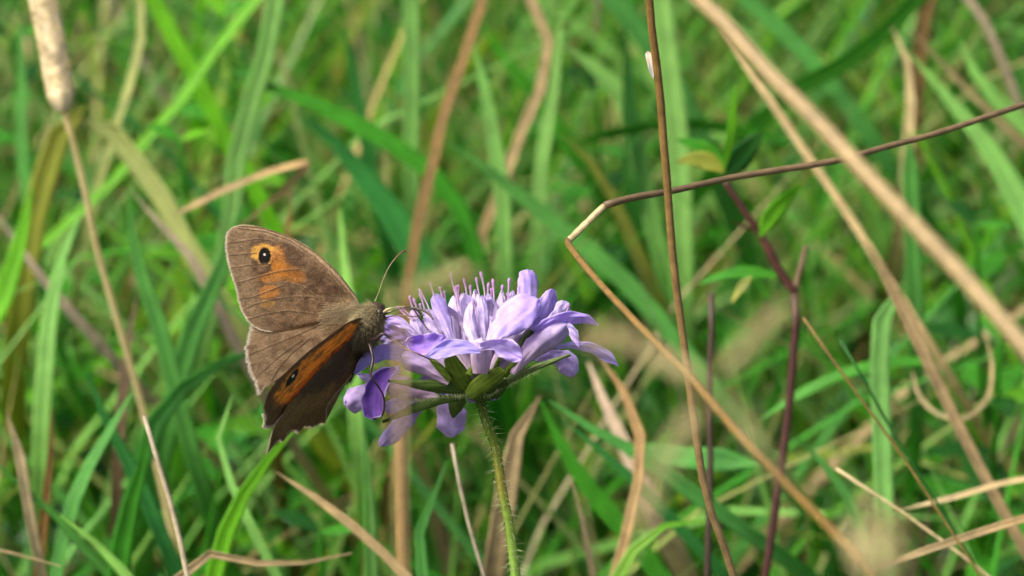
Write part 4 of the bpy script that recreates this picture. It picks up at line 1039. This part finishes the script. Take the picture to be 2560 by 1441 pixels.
# body: one surface from the tail through thorax to head
bp = [(820, 1010, 9, 5), (845, 960, 6, 16), (868, 905, 2, 22), (890, 860, -3, 26), (908, 828, -6, 34), (922, 805, -7, 36), (932, 790, -7, 30), (940, 780, -7, 22), (945, 774, -7, 23), (951, 768, -7, 19), (957, 763, -7, 8)]
q = spline(np.array([list(P(x, y, z)) + [pxw(r, 0)] for x, y, z, r in bp]), 60)
FT = lin((186, 172, 128)); FD = lin((52, 40, 30))
body = tubeobj('body', q[:, :3], q[:, 3], M_FUR, lin((70, 58, 40)), 24); under(BF, [body])
# fur
N = 15000
tb, ab, bb = frames(q[:, :3])
ii = _nzg.integers(16, 58, N); th = _nzg.uniform(0, 6.283, N)
dd = np.cos(th)[:, None] * ab[ii] + np.sin(th)[:, None] * bb[ii]
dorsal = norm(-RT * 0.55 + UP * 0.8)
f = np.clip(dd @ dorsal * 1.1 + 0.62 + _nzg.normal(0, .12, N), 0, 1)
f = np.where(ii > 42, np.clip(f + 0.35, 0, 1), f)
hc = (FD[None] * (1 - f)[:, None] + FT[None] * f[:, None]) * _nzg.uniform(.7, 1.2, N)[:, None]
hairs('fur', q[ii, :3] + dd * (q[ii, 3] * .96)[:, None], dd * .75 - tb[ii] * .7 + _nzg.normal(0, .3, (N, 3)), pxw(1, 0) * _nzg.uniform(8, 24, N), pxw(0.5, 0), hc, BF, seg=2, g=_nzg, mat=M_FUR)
# hairs running out on the wing bases
N = 1500
a = _nzg.uniform(0, 1, N) ** 1.5; X = 880 - a * 230 + _nzg.normal(0, 12, N); Y = 560 + a * 60 + _nzg.normal(0, 34, N) * (0.4 + a)
zz = farpl[0] * X + farpl[1] * Y + farpl[2] - 1.0
hairs('fur', np.array([P(*WC(x, y), z) for x, y, z in zip(X, Y, zz)]), np.tile(-RT * 1.0 - UP * .25 - FW * .12, (N, 1)) + _nzg.normal(0, .18, (N, 3)), pxw(1, 0) * _nzg.uniform(8, 22, N), pxw(.6, 0), lin((166, 150, 116)) * _nzg.uniform(.7, 1.1, (N, 1)), BF, seg=2, g=_nzg, mat=M_FUR)

# eye, palps, antennae, legs, tongue
def ball(name, c, r, col, parent, mat):
    me_v = []; 
    th = np.linspace(0, np.pi, 10); ph = np.linspace(0, 2 * np.pi, 16, endpoint=False)
    V = c + r * np.stack([np.outer(np.sin(th), np.cos(ph)), np.outer(np.sin(th), np.sin(ph)), np.outer(np.cos(th), np.ones(16))], -1)
    o = mesh(name, V.reshape(-1, 3), gridf(10, 16, True), mat, col=np.tile(col, (160, 1)), uv=np.zeros((160, 2))); under(parent, [o]); return o
ball('eye', P(949, 782, -8.0), pxw(11, 0), lin((46, 34, 22)), BF, M_CHITIN)
ball('eye', P(953, 770, -5.6), pxw(11, 0), lin((46, 34, 22)), BF, M_CHITIN)
def limb(name, pts, z, w, col, label=None):
    w = np.asarray(w, float); pts = np.asarray(pts, float)
    zs = np.linspace(z[0], z[-1], len(pts)) if len(z) != len(pts) else z
    p = np.array([list(P(*TC(x, y), zz)) + [pxw(ww / 2, 0)] for (x, y), zz, ww in zip(pts, zs, np.interp(np.linspace(0, 1, len(pts)), np.linspace(0, 1, len(w)), w))])
    qq = spline(p, 40); c = np.asarray(col)
    o = tubeobj(name, qq[:, :3], qq[:, 3], M_CHITIN, c, 8); under(BF, [o])
    if label: o['label'] = label
    return o
LEGC = lin((52, 38, 34)); ANT = lin((120, 104, 66))
limb('antenna', [(300, 235), (345, 135), (400, -20), (465, -150), (540, -240), (600, -285), (622, -286)], [-7, -4], [2.6, 2.4, 2.4, 2.6, 3.4, 5.4, 3.0], np.vstack([np.tile(ANT, (30, 1)), np.tile(lin((96, 62, 40)), (10, 1))]), 'upright antenna with a reddish clubbed tip')
limb('antenna', [(380, 300), (460, 285), (560, 268), (650, 275), (740, 290), (810, 315), (860, 350), (892, 398)], [-7, -11], [2.4, 2.4, 2.6, 3.2, 4.6, 6.5, 6.5, 4], np.vstack([np.tile(lin((140, 120, 74)), (16, 1)), np.tile(LEGC * 1.3, (24, 1))]), 'antenna pointing right over the petals')
limb('palp', [(385, 330), (430, 300), (480, 280)], [-8, -9], [7, 6, 3], FT)
limb('palp', [(390, 350), (440, 325), (500, 315)], [-6, -7], [7, 6, 3], FT * .9)
limb('tongue', [(400, 350), (560, 290), (690, 290), (760, 390), (845, 505)], [-7.5, -9, -11, -10.5, -10], [3, 3, 3.4, 3, 2.6], LEGC)
limb('leg', [(270, 600), (330, 585), (390, 540), (470, 590), (600, 680), (740, 740), (868, 800)], [-9, -10, -10.5, -10.5, -10.5, -11, -9], [10, 11, 8, 5, 4.4, 4.2, 3.2], np.vstack([np.tile(LEGC * .7, (14, 1)), np.tile(lin((104, 80, 70)), (26, 1))]), 'middle leg reaching right onto the petals')
limb('leg', [(250, 640), (268, 690), (288, 790), (270, 950), (282, 985), (345, 1070), (395, 1170), (404, 1240), (388, 1340), (376, 1372)], [-9, -9.5, -10, -10.5, -10.5, -9.8, -9, -8.6, -8.4, -8], [8, 8.5, 7.6, 6, 5.4, 5, 5, 5.6, 5, 3], LEGC, 'dark hind leg standing on the deep purple petal')
limb('leg', [(350, 420), (450, 370), (570, 355), (700, 368), (800, 350)], [-7, -7.5, -8, -8, -7], [5, 4, 3.6, 3.2, 2.4], lin((120, 92, 84)))
limb('leg', [(280, 610), (320, 635), (345, 655)], [-7, -6, -5], [6, 5, 3], LEGC)
limb('leg', [(600, 290), (720, 300), (770, 350), (800, 392)], [-6, -6, -5, -3], [3, 3, 3, 2.4], LEGC)

# ------------------------------------------------------------------ soft foreground grass, nearer than the plane of focus
def panicle(name, label, stalk_pts, rays, dz, color, sw, nspk, seed, spw=5.0, spl=26, color2=None, rayw=2.5):
    g = np.random.default_rng(seed)
    t = empty(name, P(*stalk_pts[-1], dz)); tag(t, label, 'grass panicle')
    stalk('stalk', None, None, color2 or color, sw, stalk_pts, dz=dz, parent=t, n=30, top_ext=False)
    R_ = []; Dd = []; Ls = []
    for pts in rays:
        p = spline(np.array([P(x, y, dz + g.normal(0, 4)) for x, y in pts]), 24)
        o = tubeobj('branch', p, pxw(rayw / 2, dz), M_DRY, G[color2 or color], 5); under(t, [o])
        tt = norm(np.gradient(p, axis=0))
        k = g.integers(5, 24, nspk)
        R_.append(p[k] + g.normal(0, pxw(6, dz), (nspk, 3))); Dd.append(tt[k] + g.normal(0, .45, (nspk, 3))); Ls.append(g.uniform(.5, 1, nspk) * pxw(spl, dz))
    hairs('spikelets', np.vstack(R_), np.vstack(Dd), np.concatenate(Ls), pxw(spw / 2, dz), lin((236, 224, 178)) if color == 'straw' else lin((222, 218, 160)), t, seg=2, g=g, mat=M_FUZZ)
panicle('grass_panicle', 'blurred straw-green grass panicle hanging in front of the right petals', [(1775, 975), (1700, 1120), (1620, 1260), (1540, 1450), (1500, 1560)],
        [[(1775, 975), (1690, 920), (1600, 880), (1480, 850)], [(1775, 975), (1680, 900), (1590, 850), (1500, 830)], [(1775, 975), (1850, 880), (1960, 770)], [(1775, 975), (1860, 1050), (1900, 1120), (1960, 1200)], [(1760, 1000), (1690, 1080), (1640, 1180), (1600, 1290)]],
        -275, 'straw', 7, 170, 31, spw=7, spl=44)
panicle('grass_panicle', 'blurred pale grass tip in front of the butterfly head, on a thin tan stalk', [(1003, 790), (998, 860), (996, 960), (998, 1100), (1003, 1300), (1006, 1460)],
        [[(985, 760), (1060, 725), (1120, 700), (1190, 685)], [(960, 765), (1030, 715), (1110, 690), (1160, 678)]], -230, 'strawgreen', 10, 130, 32, spw=6, spl=40, color2='tan')
stalk('dry_stalk', 'thick rust-brown stalk standing behind the flower left of its stem', 'dry stalk', 'rust', 30, [(1012, 1000), (1000, 1100), (1002, 1200), (1005, 1350), (1008, 1450)], dz=95, color2='rust')
panicle('grass_panicle', 'blurred pale green seed head at the bottom right corner', [(2230, 1400), (2240, 1460), (2260, 1560)],
        [[(2240, 1470), (2210, 1400), (2180, 1320), (2160, 1260)], [(2240, 1470), (2250, 1380), (2220, 1300)], [(2240, 1470), (2170, 1420), (2130, 1340)]], -280, 'straw', 6, 160, 33, spw=9, spl=46)
